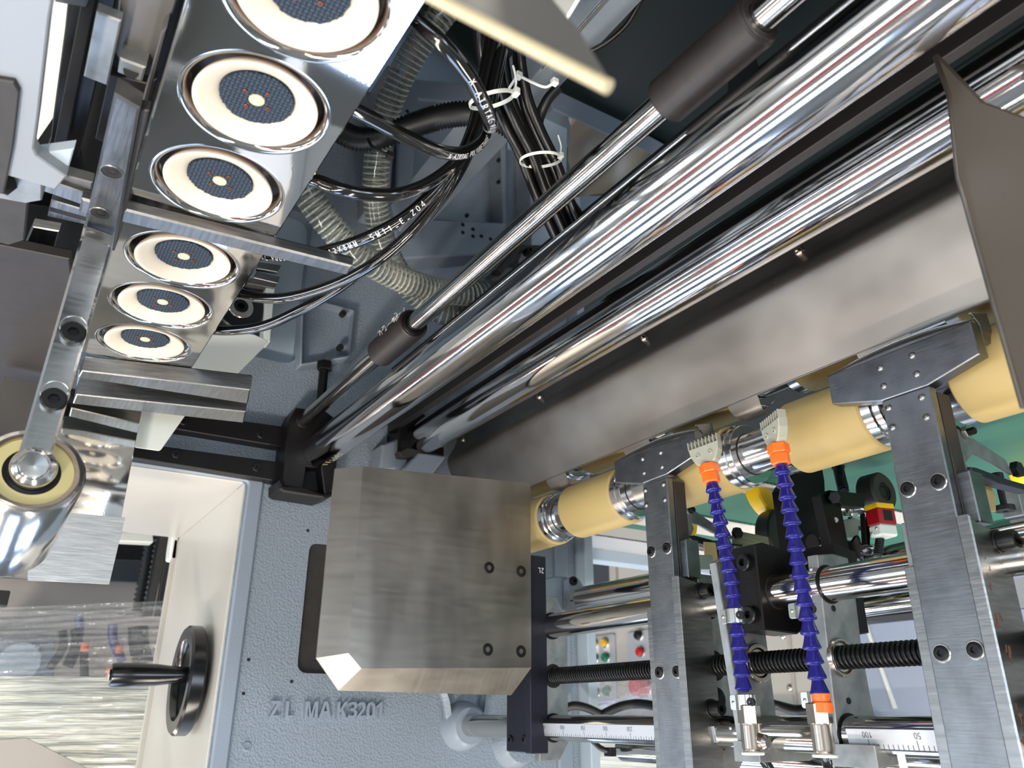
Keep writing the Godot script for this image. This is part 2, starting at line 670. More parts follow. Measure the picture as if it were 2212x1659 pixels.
	m.clearcoat_roughness = 0.05
	mat("cardboard", Color(0.66, 0.63, 0.60), 0.0, 0.8)
	mat("tie_white", Color(0.88, 0.88, 0.84), 0.0, 0.4)
	mat("print_white", Color(0.92, 0.92, 0.92), 0.0, 0.6)
	mat("print_ink", Color(0.07, 0.07, 0.14), 0.0, 0.6)
	mat("chalk_yellow", Color(0.80, 0.74, 0.52), 0.0, 0.7)
	mat("ruler_face", Color(0.80, 0.81, 0.83), 0.6, 0.35)
	m = mat("belt_green", Color(0.17, 0.40, 0.31), 0.0, 0.5)
	m = mat("knurled", Color(0.76, 0.75, 0.73), 1.0, 0.34)
	m.heightmap_enabled = true
	m.heightmap_texture = knurl_tex()
	m.heightmap_scale = 0.25
	tri_scale(m, Vector3(14, 14, 14))
	mat("sensor_red", Color(0.60, 0.06, 0.08), 0.0, 0.35)
	mat("button_red", Color(0.75, 0.08, 0.10), 0.0, 0.35)
	mat("button_green", Color(0.05, 0.45, 0.32), 0.0, 0.35)
	mat("button_yellow", Color(0.85, 0.65, 0.15), 0.0, 0.35)
	m = mat("brushed_bright", Color(0.80, 0.80, 0.79), 0.7, 0.42)
	m.albedo_texture = brush_c
	m.normal_enabled = true
	m.normal_texture = brush
	m.normal_scale = 0.15
	tri_scale(m, Vector3(4, 4, 4))
	mat("line_black", Color(0.03, 0.03, 0.03), 0.0, 0.32)
	m = mat("drip_steel", Color(0.70, 0.67, 0.61), 0.6, 0.34)
	mat("bar_brown", Color(0.10, 0.088, 0.083), 0.2, 0.5)
	mat("dull_pale", Color(0.52, 0.50, 0.475), 0.35, 0.5)
	mat("guard_steel", Color(0.50, 0.46, 0.41), 0.6, 0.42)
	mat("bracket_paint", Color(0.52, 0.54, 0.56), 0.0, 0.35)
	m = mat("blade_cream", Color(0.80, 0.74, 0.60), 0.3, 0.4)
	# the hall
	m = mat("floor_green", Color(0.075, 0.12, 0.10), 0.0, 0.35)
	mat("hall_wall", Color(0.80, 0.80, 0.78), 0.0, 0.8)
	mat("hall_roof", Color(0.74, 0.74, 0.73), 0.0, 0.85)
	mat("girder_red", Color(0.80, 0.08, 0.06), 0.0, 0.4)
	glowing("unseen_lamp_glow", Color(1.0, 0.96, 0.88), 6.0)
	glowing("added_window_glow", Color(0.85, 0.92, 1.0), 3.0)
	glowing("unseen_skylight_glow", Color(0.70, 0.82, 1.0), 1.2)

# ---------------------------------------------------------------- camera, light, hall
func setup() -> void:
	var cam := Camera3D.new()
	cam.name = "camera"
	add_child(cam)
	var right := P(0.5326, 0.0032, -0.8463)
	var up := P(0.3245, 0.9228, 0.2077)
	var back := P(0.7817, -0.3852, 0.4905)
	cam.transform = Transform3D(G * Basis(right, up, back).orthonormalized(), Vector3(1.36, H, 0))
	cam.fov = 2.0 * rad_to_deg(atan(829.5 / 1714.08))
	cam.near = 0.02
	cam.far = 60.0
	var look := CameraAttributesPhysical.new()
	look.frustum_focal_length = 12.0 / (829.5 / 1714.08)
	look.frustum_focus_distance = 0.92
	look.exposure_aperture = 7.5
	look.frustum_near = 0.02
	look.frustum_far = 60.0
	cam.attributes = look
	var env := Environment.new()
	env.background_mode = Environment.BG_COLOR
	env.background_color = Color(0.02, 0.02, 0.02)
	env.tonemap_mode = Environment.TONE_MAPPER_LINEAR
	env.tonemap_exposure = 0.92
	env.sdfgi_enabled = true
	env.ssao_enabled = true
	env.ssil_enabled = true
	var we := WorldEnvironment.new()
	we.name = "environment"
	we.environment = env
	add_child(we)
	# ceiling lamps out of view, in rows placed for the streaks on the rollers; each a glowing face and a light of its size just below it
	for l in [[-6.5, 2.2], [-2.5, 2.2], [1.5, 2.2], [5.0, 2.2], [-6.5, 5.2], [-2.5, 5.2], [1.5, 5.2], [1.5, -1.2]]:
		lamp(P(l[0], H - 5.6, l[1]), 3.4, 0.22, 13.0 if l[1] < 5.0 else 8.0, "unseen long roof lamp panel, " + {-6.5: "farthest", -2.5: "third nearest", 1.5: "second nearest", 5.0: "nearest"}[l[0]] + " of the row " + {2.2: "above the operator", 5.2: "by the front wall", -1.2: "above the control cabinet"}[l[1]])
	lamp(P(3.3, H - 4.6, 1.9), 0.5, 0.5, 22.0)  # compact lamp out of view, placed for crisp shadows
	# added windows out of view behind the operator, to brighten the metal
	for w in [[P(-6, H - 2.6, 7.96), P(0, 0, -1)], [P(-1, H - 2.6, 7.96), P(0, 0, -1)], [P(4, H - 2.6, 7.96), P(0, 0, -1)], [P(7.96, H - 1.7, 3), P(-1, 0, 0)], [P(7.96, H - 1.7, -2), P(-1, 0, 0)]]:
		added_window(w[0], w[1])
	unseen_skylight(P(-3.0, H - 5.6, 0.5), 5.0, 0.9, 12.0)  # roof lights out of view, placed for bluish reflections in the suction plates
	unseen_skylight(P(-2.6, H - 5.6, -1.7), 2.2, 1.5, 10.0)
	unseen_skylight(P(-6.4, H - 5.6, -1.9), 2.6, 1.5, 12.0)

func ceiling_fitting(called: String, label: String, category: String, o: Vector3, sx: float, sz: float, glow: String, tint: Color, e: float, group: String) -> void:
	var t := thing(called, label, category, o, group)
	part("housing", B.new().box(o + P(-sx / 2 - 0.03, -0.09, -sz / 2 - 0.03), o + P(sx / 2 + 0.03, -0.005, sz / 2 + 0.03), 0.004), "white_paint", t)
	part("unseen_glow_panel", B.new().box(o + P(-sx / 2, -0.005, -sz / 2), o + P(sx / 2, 0.004, sz / 2), 0.001), glow, t)
	var a := AreaLight3D.new()
	a.name = called + "_light"
	a.area_size = Vector2(sx, sz)
	a.light_energy = e
	a.light_color = tint
	a.light_size = 0.2
	a.area_range = 30.0
	a.shadow_enabled = true
	t.add_child(a)
	a.transform = Transform3D(Basis(Vector3(1, 0, 0), Vector3(0, 0, 1), Vector3(0, -1, 0)), P(0, 0.012, 0))

func lamp(o: Vector3, sx: float, sz: float, e: float, label := "unseen small square lamp panel hung below the long roof lamps, for crisp shadows") -> void:
	ceiling_fitting("unseen_ceiling_lamp", label, "lamp", o, sx, sz, "unseen_lamp_glow", Color(1.0, 0.965, 0.92), e, "unseen roof lamps")

func unseen_skylight(o: Vector3, sx: float, sz: float, e: float) -> void:
	ceiling_fitting("unseen_skylight", "unseen bluish " + ("long" if sx > 4 else ("short" if sx < 2.4 else "far short")) + " roof light strip, mirrored in the suction plates", "unseen_skylight", o, sx, sz, "unseen_skylight_glow", Color(0.72, 0.83, 1.0), e, "")

func added_window(o: Vector3, inward: Vector3) -> void:
	var side := inward.cross(P(0, 1, 0)).normalized()
	var t := thing("window", "added tall window out of view, brightens the metal from behind the camera", "window", o, "added windows out of view")  # added light source, out of view
	t.set_meta("kind", "structure")
	var b := B.new()
	b.xf = Transform3D(Basis(side, P(0, 1, 0), side.cross(P(0, 1, 0))), o)
	b.box(P(-1.6, -1.1, -0.02), P(1.6, 1.1, 0.02), 0)
	part("added_window_pane", b, "added_window_glow", t)
	for q in [[-1.68, -1.6, -1.18, 1.18], [1.6, 1.68, -1.18, 1.18], [-1.6, 1.6, -1.18, -1.1], [-1.6, 1.6, 1.1, 1.18], [-0.03, 0.03, -1.1, 1.1]]:
		b = B.new()
		b.xf = Transform3D(Basis(side, P(0, 1, 0), side.cross(P(0, 1, 0))), o)
		b.box(P(q[0], q[2], -0.05), P(q[1], q[3], 0.05), 0.004)
		part("added_window_frame", b, "white_paint", t)
	var a := AreaLight3D.new()
	a.name = "added_window_light"
	a.area_size = Vector2(3.2, 2.2)
	a.light_energy = 12.0
	a.light_color = Color(0.88, 0.94, 1.0)
	a.area_range = 30.0
	a.shadow_enabled = true
	t.add_child(a)
	a.transform = Transform3D(Basis(P(0, 1, 0).cross(-inward), P(0, 1, 0), -inward), inward * 0.06)

func hall() -> void:
	struct("floor", B.new().box(P(-13, H, -8), P(8, H + 0.2, 8), 0), "floor_green", P(0, H, 0))
	struct("ceiling", B.new().box(P(-13, H - 6.0, -8), P(8, H - 5.8, 8), 0), "hall_roof", P(0, H - 5.8, 0))
	struct("wall_back", B.new().box(P(-13, H - 6, -8.2), P(8, H, -8), 0), "hall_wall", P(0, H, -8))
	struct("wall_front", B.new().box(P(-13, H - 6, 8), P(8, H, 8.2), 0), "hall_wall", P(0, H, 8))
	struct("wall_left", B.new().box(P(-13.2, H - 6, -8), P(-13, H, 8), 0), "hall_wall", P(-13, H, 0))
	struct("wall_right", B.new().box(P(8, H - 6, -8), P(8.2, H, 8), 0), "hall_wall", P(8, H, 0))
	var g := thing("unseen_red_girder", "unseen red girder under the hall roof, mirrored as a red line in the rollers", "girder", P(-2.5, H - 5.1, 3.5))  # out of view, placed for the red streak along the rollers
	part("web", B.new().box(P(-13, H - 5.3, 3.48), P(8, H - 5.0, 3.52), 0.004), "girder_red", g)
	part("flange", B.new().box(P(-13, H - 5.0, 3.40), P(8, H - 4.97, 3.60), 0.004), "girder_red", g)
	part("flange", B.new().box(P(-13, H - 5.33, 3.40), P(8, H - 5.3, 3.60), 0.004), "girder_red", g)

func add_text(b: B, s: String, size: float, depth: float, xf: Transform3D, spread := 1.0, bold := false) -> void:
	var tm := TextMesh.new()
	var f := SystemFont.new()
	f.font_names = PackedStringArray(["Droid Sans Mono" if not bold else "Droid Sans"])
	if bold: f.font_weight = 700
	tm.font = f
	tm.text = s
	tm.font_size = 32
	tm.pixel_size = size / 23.0
	tm.depth = depth
	tm.curve_step = 1.0
	tm.horizontal_alignment = HORIZONTAL_ALIGNMENT_LEFT
	tm.vertical_alignment = VERTICAL_ALIGNMENT_BOTTOM
	var a := tm.get_mesh_arrays()
	if a.is_empty() or a[Mesh.ARRAY_VERTEX] == null:
		return
	var vv: PackedVector3Array = a[Mesh.ARRAY_VERTEX]
	var nn: PackedVector3Array = a[Mesh.ARRAY_NORMAL]
	var ii = a[Mesh.ARRAY_INDEX]
	var lowest := 1e9
	for p in vv: lowest = minf(lowest, p.y)
	var first := b.v.size()
	for i in vv.size():
		b.v.append(xf * Vector3(vv[i].x * spread, vv[i].y - lowest, vv[i].z))
		b.n.append((xf.basis * nn[i]).normalized())
		b.uv.append(Vector2(vv[i].x, vv[i].y))
	if ii == null or ii.size() == 0:
		for i in range(0, vv.size(), 3): b.face(first + i, first + i + 1, first + i + 2)
	else:
		for i in range(0, ii.size(), 3): b.face(first + ii[i], first + ii[i + 1], first + ii[i + 2])

# characters set one by one along a tube, on the side that faces to
func text_along(b: B, s: String, size: float, path: PackedVector3Array, start: float, r: float, to: Vector3, pitch: float) -> void:
	var cv := Curve3D.new()
	for p in path: cv.add_point(p)
	for i in s.length():
		if s[i] == " ": continue
		var at := start + i * pitch
		if at > cv.get_baked_length() - 0.004: return
		var p := cv.sample_baked(at)
		var d := (cv.sample_baked(at + 0.003) - cv.sample_baked(maxf(at - 0.003, 0))).normalized()
		var f := (to - p)
		f = (f - d * f.dot(d)).normalized()
		var u := f.cross(d)
		add_text(b, s[i], size, 0.0, Transform3D(Basis(d, u, f), p + f * (r + 0.0002) - u * size * 0.5))

# ---------------------------------------------------------------- the side frame of the machine
func side_frame() -> void:
	var t := thing("machine_casting", "blue-grey cast side frame of the machine with raised casting letters", "machine frame", P(0, 1.3, -0.5))
	var outer := pv([[-0.32, 0.62], [1.3, 0.62], [1.3, -1.03], [-0.32, -1.03]])
	var opening := rounded([[-0.3, 0.52], [-0.3, -0.317], [0.368, -0.317], [0.372, 0.52]], 0.012)
	var window := rounded([[0.60, -0.378], [0.60, 0.1], [0.93, 0.1], [0.93, -0.378]], 0.03)
	var hatch := rounded([[0.063, -0.438], [0.278, -0.438], [0.278, -0.66], [0.063, -0.66]], 0.018)
	part("wall_plate", B.new().prism(outer, 0, -0.045, 0.0, 0.0, [opening, window, hatch]), "cast_paint", t)
	part("window_panel", B.new().box(P(-0.05, 0.58, -0.39), P(-0.03, 0.95, 0.12), 0), "pale_paint", t)
	part("hatch_panel", B.new().box(P(-0.035, 0.05, -0.67), P(-0.008, 0.29, -0.43), 0), "dark_plate", t, "flat dark grey panel in the rounded recess")
	# smooth machined rim round the opening
	part("rim", B.new().prism(rounded([[-0.30, -0.319], [0.367, -0.319], [0.371, 0.50], [0.392, 0.50], [0.388, -0.345], [-0.30, -0.345]], 0.008), 0, -0.002, 0.007, 0.003), "smooth_paint", t)
	part("rib", B.new().prism(rounded([[0.395, -0.36], [0.395, -0.75], [0.41, -0.75], [0.41, -0.36]], 0.004), 0, -0.002, 0.006, 0.003), "cast_paint", t)
	var letters := B.new()
	for c in [["Z", -0.3987], ["L", -0.4209], ["M", -0.4535], ["A", -0.4798], ["K", -0.5074], ["3", -0.5292], ["2", -0.5447], ["0", -0.5612], ["1", -0.5779]]:
		add_text(letters, c[0], 0.0255, 0.011, Transform3D(Basis(P(0, 0, -1), P(0, 1, 0), P(1, 0, 0)), P(0.002, -0.0055, c[1])), 0.90 if c[0] != "M" else 0.80, true)
	part("cast_lettering", letters, "smooth_paint", t)
	# bosses that carry the guide rods
	part("rod_boss", B.new().lathe([Vector2(0.018, 0.034), Vector2(0.030, 0.034), Vector2(0.036, 0.028), Vector2(0.042, 0.0), Vector2(0.05, -0.004)], P(0, -0.0172, -0.749), P(1, 0, 0), 40), "smooth_paint", t)
	part("rod_boss", B.new().lathe([Vector2(0.0, 0.03), Vector2(0.034, 0.03), Vector2(0.040, 0.022), Vector2(0.047, 0.0), Vector2(0.055, -0.004)], P(0, -0.045, -0.86), P(1, 0, 0), 40), "cast_paint", t)
	part("boss_web", B.new().prism(rounded([[0.09, -0.672], [0.09, -0.80], [-0.005, -0.79], [-0.028, -0.76], [-0.03, -0.735], [-0.01, -0.71], [0.02, -0.705]], 0.02), 0, -0.002, 0.022, 0.008), "cast_paint", t)
	for q in [[[0.2974, -0.4323], [0.0807, -0.3576], [0.0497, -0.4312], [0.0303, -0.3562], [0.0311, -0.7134]]][0]:
		part("tapped_hole", B.new().cyl(P(-0.002, q[0], q[1]), P(0.0006, q[0], q[1]), 0.0028, 14, 0.0002), "soft_black", t)
	part("cast_ring", B.new().ring(P(-0.002, -0.0456, -0.3712), P(0.002, -0.0456, -0.3712), 0.0075, 0.0045, 20, 0.0012), "cast_paint", t)
	# the far end of the frame: a pale rib and the cross rail
	part("end_rib", B.new().box(P(-0.02, -0.32, -1.034), P(0.035, 1.3, -1.012), 0.002), "pale_paint", t)
	part("end_rib", B.new().box(P(-0.10, -0.32, -0.99), P(0.01, 0.34, -0.955), 0.003), "smooth_paint", t)
	# lug with two holes above the rollers
	part("lug", B.new().prism(rounded([[0.7217, -0.3658], [0.7316, -0.3992], [0.7325, -0.4723], [0.6283, -0.4699], [0.5886, -0.3767]], 0.006), 0, -0.002, 0.03, 0.003), "smooth_paint", t)
	for q in [[0.7177, -0.4489], [0.6456, -0.4498]]:
		part("tapped_hole", B.new().cyl(P(0.02, q[0], q[1]), P(0.0306, q[0], q[1]), 0.0062, 18, 0.0004), "soft_black", t)
	part("roller_step", B.new().prism(pv([[0.4611, -0.5397], [0.4813, -0.5758], [0.4483, -0.5959], [0.4227, -0.588], [0.4111, -0.5378]]), 0, -0.002, 0.05, 0.003), "smooth_paint", t)
	part("roller_step", B.new().prism(pv([[0.4142, -0.574], [0.4492, -0.6029], [0.4528, -0.6609], [0.407, -0.6289], [0.3981, -0.5713]]), 0, -0.002, 0.075, 0.003), "smooth_paint", t)
	# deep ribs further inside the frame
	part("rib", B.new().box(P(-0.002, 0.95, -0.50), P(0.10, 1.3, -0.47), 0.004), "smooth_paint", t)
	part("inner_box", B.new().prism(pv([[0.8508, -0.5338], [0.9571, -0.8011], [1.4282, -0.798], [1.3192, -0.5144]]), 0, -0.002, 0.06, 0.004, [pv([[0.963, -0.5666], [1.0336, -0.7919], [1.3609, -0.7786], [1.2783, -0.5659]])]), "smooth_paint", t)
	for q in [[1.0181, -0.6979], [0.9889, -0.6872], [0.9861, -0.7128], [0.9689, -0.6878], [0.9684, -0.7133], [0.9757, -0.7342], [0.9768, -0.758], [1.2321, -0.5396], [1.2011, -0.7772], [1.1396, -0.7778]]:
		part("tapped_hole", B.new().cyl(P(0.055, q[0], q[1]), P(0.0612, q[0], q[1]), 0.0045, 14, 0.0003), "soft_black", t)
	# sheet metal lining of the opening
	var li := thing("opening_lining", "cream sheet lining inside the opening behind the handwheel", "lining", P(-0.27, 0.36, -0.31))
	part("top_panel", B.new().box(P(-0.55, 0.366, -0.318), P(-0.003, 0.376, 0.52), 0.001), "cream_paint", li)
	part("side_panel", B.new().box(P(-0.55, -0.6, -0.322), P(-0.003, 0.366, -0.314), 0.001), "cream_paint", li)
	part("latch", B.new().prism(rounded([[0.3808, -0.299], [0.3803, -0.3131], [0.3179, -0.3169], [0.3184, -0.3011], [0.341, -0.2994]], 0.006), 0, -0.60, -0.55, 0.003), "white_paint", li)
	part("side_flange", B.new().box(P(-0.562, -0.6, -0.326), P(-0.55, 0.362, -0.305), 0.001), "cream_paint", li)

	# unseen frame plate behind the camera, keeps light off the inside of the machine
	var o := thing("unseen_end_casting", "unseen blue-grey frame plate behind the camera, shades the inside of the machine", "machine frame", P(1.8, 1.3, -0.5))
	part("wall_plate", B.new().prism(rounded([[0.22, -0.36], [0.22, -1.03], [1.3, -1.03], [1.3, -0.36]], 0.05), 0, 1.8, 1.845, 0.003), "smooth_paint", o)

	solo("added_lower_guard", B.new().box(P(0.0, 0.69, 0.95), P(1.84, 1.44, 0.97), 0.003), "grey_panel", "added dark panel out of view, blocks light under the operator side of the bed", "guard", P(0.9, 1.44, 0.96))  # added panels out of view, block low light to darken the casting
	solo("added_lower_guard", B.new().box(P(1.80, 0.72, -0.35), P(1.82, 1.44, 0.94), 0.003), "grey_panel", "added dark panel out of view, blocks light at the near end under the bed", "guard", P(1.81, 1.44, 0.3))

func rails_and_blocks() -> void:
	for k in 2:
		var pts = [[[0.4566, -0.1327], [0.4688, -0.383], [0.4308, -0.3872], [0.4297, -0.1372]], [[0.3965, -0.1258], [0.4034, -0.3902], [0.3682, -0.3941], [0.372, -0.1301]]][k]
		var t := thing("mounting_rail", ["black mounting rail on the frame, nearer the suction plates", "black mounting rail along the top of the cream opening"][k], "rail", P(0.03, pts[0][0], pts[0][1]), "")
		part("bar", B.new().prism(pv(pts), 0, 0.0002, 0.03, 0.0012), "black_oxide", t)
		for q in [[[0.4459, -0.1955], [0.4464, -0.3234]], [[0.389, -0.1937], [0.3874, -0.3229]]][k]:
			part("screw", screw_head(P(0.027, q[0], q[1]), P(1, 0, 0), 0.0075, 0.0055), "screw_black", t)
	var b := thing("roller_block", "matt black end block carrying the thick roller and the thin rod", "bearing block", P(0.03, 0.43, -0.42))
	part("body", B.new().prism(pv([[0.4727, -0.3613], [0.4961, -0.3702], [0.4974, -0.3934], [0.485, -0.4014], [0.5001, -0.4237], [0.4871, -0.4474], [0.4086, -0.453], [0.3512, -0.4482], [0.3463, -0.437], [0.3957, -0.4255], [0.3931, -0.3994], [0.3538, -0.3987], [0.3534, -0.3637], [0.4262, -0.3601]]), 0, 0.0, 0.06, 0.002), "black_oxide", b)
	part("foot", B.new().prism(pv([[0.3618, -0.3546], [0.3536, -0.3634], [0.3556, -0.3981], [0.3493, -0.4329], [0.3546, -0.4473], [0.3484, -0.4496], [0.3413, -0.4337], [0.3424, -0.3631], [0.3461, -0.3557]]), 0, 0.0, 0.066, 0.003), "black_oxide", b)
	part("slot_back", B.new().prism(pv([[0.4079, -0.4021], [0.4141, -0.4396], [0.3604, -0.4431], [0.3615, -0.4046]]), 0, 0.0, 0.03, 0.001), "soft_black", b)
	part("bushing", B.new().ring(P(0.055, 0.4765, -0.3875), P(0.063, 0.4765, -0.3875), 0.0165, 0.0105, 32, 0.001), "black_oxide", b)
	var c := thing("roller_block", "small black end block behind the second roller", "bearing block", P(0.03, 0.486, -0.618))
	part("body", B.new().prism(pv([[0.4953, -0.5685], [0.5436, -0.6003], [0.508, -0.6596], [0.4572, -0.6637], [0.4481, -0.6103], [0.4494, -0.5704]]), 0, 0.0, 0.06, 0.002), "black_oxide", c)
	part("foot", B.new().prism(pv([[0.4467, -0.565], [0.4575, -0.5812], [0.455, -0.6605], [0.447, -0.6569], [0.4376, -0.5693]]), 0, 0.0, 0.07, 0.002), "dark_plate", c)
	var h := thing("clamp_bolt", "black hexagon bolt standing on the roller block", "bolt", P(0.03, 0.518, -0.4294))
	part("shank", B.new().cyl(P(0.03, 0.5166, -0.4225), P(0.03, 0.5947, -0.4218), 0.0085, 20), "screw_black", h)
	part("head", B.new().hex(P(0.03, 0.5903, -0.4227), P(0.03, 0.6072, -0.4224), 0.0145, 0.0012), "screw_black", h)

func rollers() -> void:
	var t := thing("chrome_roller", "thickest chrome roller, with pale handwriting near its end", "roller", P(0.06, 0.424, -0.4193))
	part("shell", B.new().cyl(P(0.06, 0.424, -0.4193), P(1.8, 0.424, -0.4193), 0.0298, 96, 0.001), "chrome", t)
	var w := B.new()
	var cs := "MA3242"
	for i in cs.length():
		var x: float = [0.0821, 0.0979, 0.1123, 0.1265, 0.1393, 0.152][i]
		var f := P(0, -0.986, -0.169).normalized()
		var d := P(1, 0, 0).rotated(f, 0.12)
		add_text(w, cs[i], 0.0085 + 0.0015 * sin(i * 2.1), 0.0, Transform3D(Basis(d, f.cross(d), f), P(x, 0.424, -0.4193) + f * 0.0300 - f.cross(d) * 0.004), 0.75)
	part("handwriting", w, "chalk_yellow", t)
	t = solo("chrome_roller", B.new().cyl(P(0.06, 0.486, -0.618), P(1.8, 0.486, -0.618), 0.0337, 96, 0.001), "chrome", "second chrome roller, next to the bent steel sheet", "roller", P(0.06, 0.486, -0.618))
	t = thing("thin_rod", "thin bright steel rod carrying two dark brown collars", "rod", P(0.05, 0.4772, -0.388))
	part("shaft", B.new().cyl(P(0.05, 0.4772, -0.388), P(1.8, 0.4772, -0.388), 0.0119, 48), "rod_steel", t)
	var s1 := thing("collar", "short dark brown collar near the end block, with lint on it", "collar", P(0.44, 0.4772, -0.388))
	part("sleeve", B.new().ring(P(0.388, 0.4772, -0.388), P(0.497, 0.4772, -0.388), 0.0207, 0.0125, 48, 0.002), "brown_coat", s1)
	part("lip", B.new().ring(P(0.4965, 0.4772, -0.388), P(0.499, 0.4772, -0.388), 0.0175, 0.0125, 40, 0.0008), "black_oxide", s1)
	var lint := B.new()
	var rng := RandomNumberGenerator.new()
	rng.seed = 5
	for i in 22:
		var an := rng.randf_range(0.2, 1.5)
		var p := P(0.43 + rng.randf() * 0.06, 0.4772, -0.388) + P(0, cos(an), sin(an)) * 0.021
		var q := p + P(rng.randf_range(-0.008, 0.008), rng.randf_range(0, 0.005), rng.randf_range(-0.003, 0.005))
		lint.tube(curve([p, (p + q) / 2 + P(0.002, 0.003, 0), q], 0.002), 0.00025, 4)
	part("lint", lint, "tie_white", s1).set_meta("kind", "stuff")
	var s2 := thing("collar", "long dark brown collar nearest the camera on the thin rod", "collar", P(1.03, 0.4772, -0.388))
	part("sleeve", B.new().ring(P(0.9837, 0.4772, -0.388), P(1.0843, 0.4772, -0.388), 0.0207, 0.0125, 48, 0.002), "brown_coat", s2)
	part("lip", B.new().ring(P(1.084, 0.4772, -0.388), P(1.0865, 0.4772, -0.388), 0.019, 0.0125, 40, 0.0008), "brown_coat", s2)
	solo("flat_bar", B.new().box(P(0.02, 0.4960, -0.572), P(1.8, 0.632, -0.560), 0.001), "bar_brown", "flat dark brown bar running behind the thickest roller", "bar", P(0.02, 0.5, -0.56))
	solo("support_strut", B.new().prism(pv([[0.5688, -0.5173], [0.6088, -0.5614], [0.6537, -0.5562], [0.6337, -0.5309]]), 0, 0.94, 0.955, 0.001), "soft_black", "flat black strut behind the long brown collar", "strut", P(0.95, 0.6104, -0.5342))

func bent_sheet() -> void:
	var t := thing("guide_sheet", "wide stainless guide sheet with a rolled bend and cut-out tongues", "guide sheet", P(0.7, 0.40, -0.70))
	# cross-section from the strip beside the second roller, over the bend, down to the nip
	var sec := [[0.5399, -0.7268], [0.5129, -0.7190], [0.5083, -0.7177]]
	var sec2 := [[0.5077, -0.7175], [0.4984, -0.7144], [0.4916, -0.7107], [0.4849, -0.7061], [0.4776, -0.7021], [0.4709, -0.7004], [0.4631, -0.7011], [0.4527, -0.7050], [0.4153, -0.7232], [0.3707, -0.7450]]
	for k in 2:
		var rows := []
		for p in [sec, sec2][k]:
			var row := []
			for i in 13:
				row.append(P(0.001 + i * 0.143, p[0], p[1]))
			rows.append(row)
		part("strip" if k == 0 else "sheet_face", B.new().grid(rows), "sheet_steel", t)
	part("seam", B.new().box(P(0.002, 0.5073, -0.7201), P(1.715, 0.5087, -0.7185), 0), "soft_black", t)
	part("lower_edge", B.new().box(P(0.002, 0.3690, -0.7475), P(1.715, 0.3707, -0.7448), 0.0003), "sheet_steel", t)
	for r in [[0.282, 0.338], [0.4856, 0.543], [0.697, 0.746], [0.888, 0.951], [1.105, 1.165]]:
		var rows := []
		for q in [[0.3707, -0.7449, 0.0], [0.364, -0.748, 0.0], [0.357, -0.7515, 0.003], [0.352, -0.757, 0.007], [0.350, -0.768, 0.012]]:
			var row := []
			for i in 5:
				row.append(P(lerpf(r[0] + q[2], r[1] - q[2] * 0.4, i / 4.0), q[0], q[1]))
			rows.append(row)
		part("tongue", B.new().grid(rows), "sheet_steel", t)
	for x in [0.0347, 0.3071, 0.5797, 0.857]:
		var s := thing("dome_screw", ["small domed steel screw at the far end of the guide sheet", "domed steel screw second from the far end of the guide sheet", "domed steel screw between the sheet seam and the second roller, second nearest", "largest domed steel screw on the guide sheet seam, nearest the camera"][[0.0347, 0.3071, 0.5797, 0.857].find(x)], "screw", P(x, 0.5083, -0.7170), "screws along the guide sheet")
		part("washer", B.new().ring(P(x, 0.5083, -0.7177), P(x, 0.5078, -0.7161), 0.0072, 0.003, 24, 0.0003), "nickel", s)
		part("head", button_head(P(x, 0.5077, -0.7161), P(0, -0.28, 0.96), 0.0062, 0.0042), "nickel", s)

func yellow_rollers() -> void:
	var ax := P(0, 0.3073, -0.770)
	var ux := P(0, 0.418, -0.800)
	for row in 2:
		var o: Vector3 = [ax, ux][row]
		var t := thing("feed_shaft", ["bright shaft through the yellow rollers in front of the sheet's edge", "shaft of the yellow rollers half hidden behind the guide sheet"][row], "shaft", o)
		part("shaft", B.new().cyl(o + P(0.02, 0, 0), o + P(1.8, 0, 0), 0.0265, 64), "aluminium", t)
		for k in 6:
			var x: float = [0.147, 0.339, 0.556, 0.780, 0.986, 1.20][k]
			var x2: float = [0.276, 0.467, 0.684, 0.889, 1.114, 1.33][k]
			if k == 5: continue
			var names = [
				["yellow feed roller beside the steel cover, nearest the frame", "yellow feed roller between the steel cover and the left bracket head", "yellow feed roller behind the hose with the left comb nozzle", "yellow feed roller between the right comb nozzle and the right bracket", "yellow feed roller right of the right bracket, nearest the camera"],
				["upper yellow roller behind the sheet, above the steel cover", "upper yellow roller behind the sheet, left of the left bracket head", "upper yellow roller behind the sheet, right of the left bracket head", "upper yellow roller behind the sheet, left of the right bracket head", "upper yellow roller behind the sheet, by the near stainless plate"]][row]
			var f := thing("feed_roller", names[k], "roller", o + P((x + x2) / 2, 0, 0), "yellow feed rollers")
			part("rubber_tyre", B.new().ring(o + P(x, 0, 0), o + P(x2, 0, 0), 0.0432, 0.030, 72, 0.002), "yellow_rubber", f)
			part("rim", B.new().ring(o + P(x - 0.0145, 0, 0), o + P(x2 + 0.0125, 0, 0), 0.0405, 0.0268, 72, 0.0012), "aluminium", f)
			part("flange", B.new().ring(o + P(x2 + 0.0125, 0, 0), o + P(x2 + 0.0215, 0, 0), 0.0385, 0.0268, 72, 0.001), "aluminium", f)
			part("joint_line", B.new().ring(o + P(x2 + 0.0215, 0, 0), o + P(x2 + 0.0223, 0, 0), 0.0273, 0.0262, 64, 0.0002), "soft_black", f)

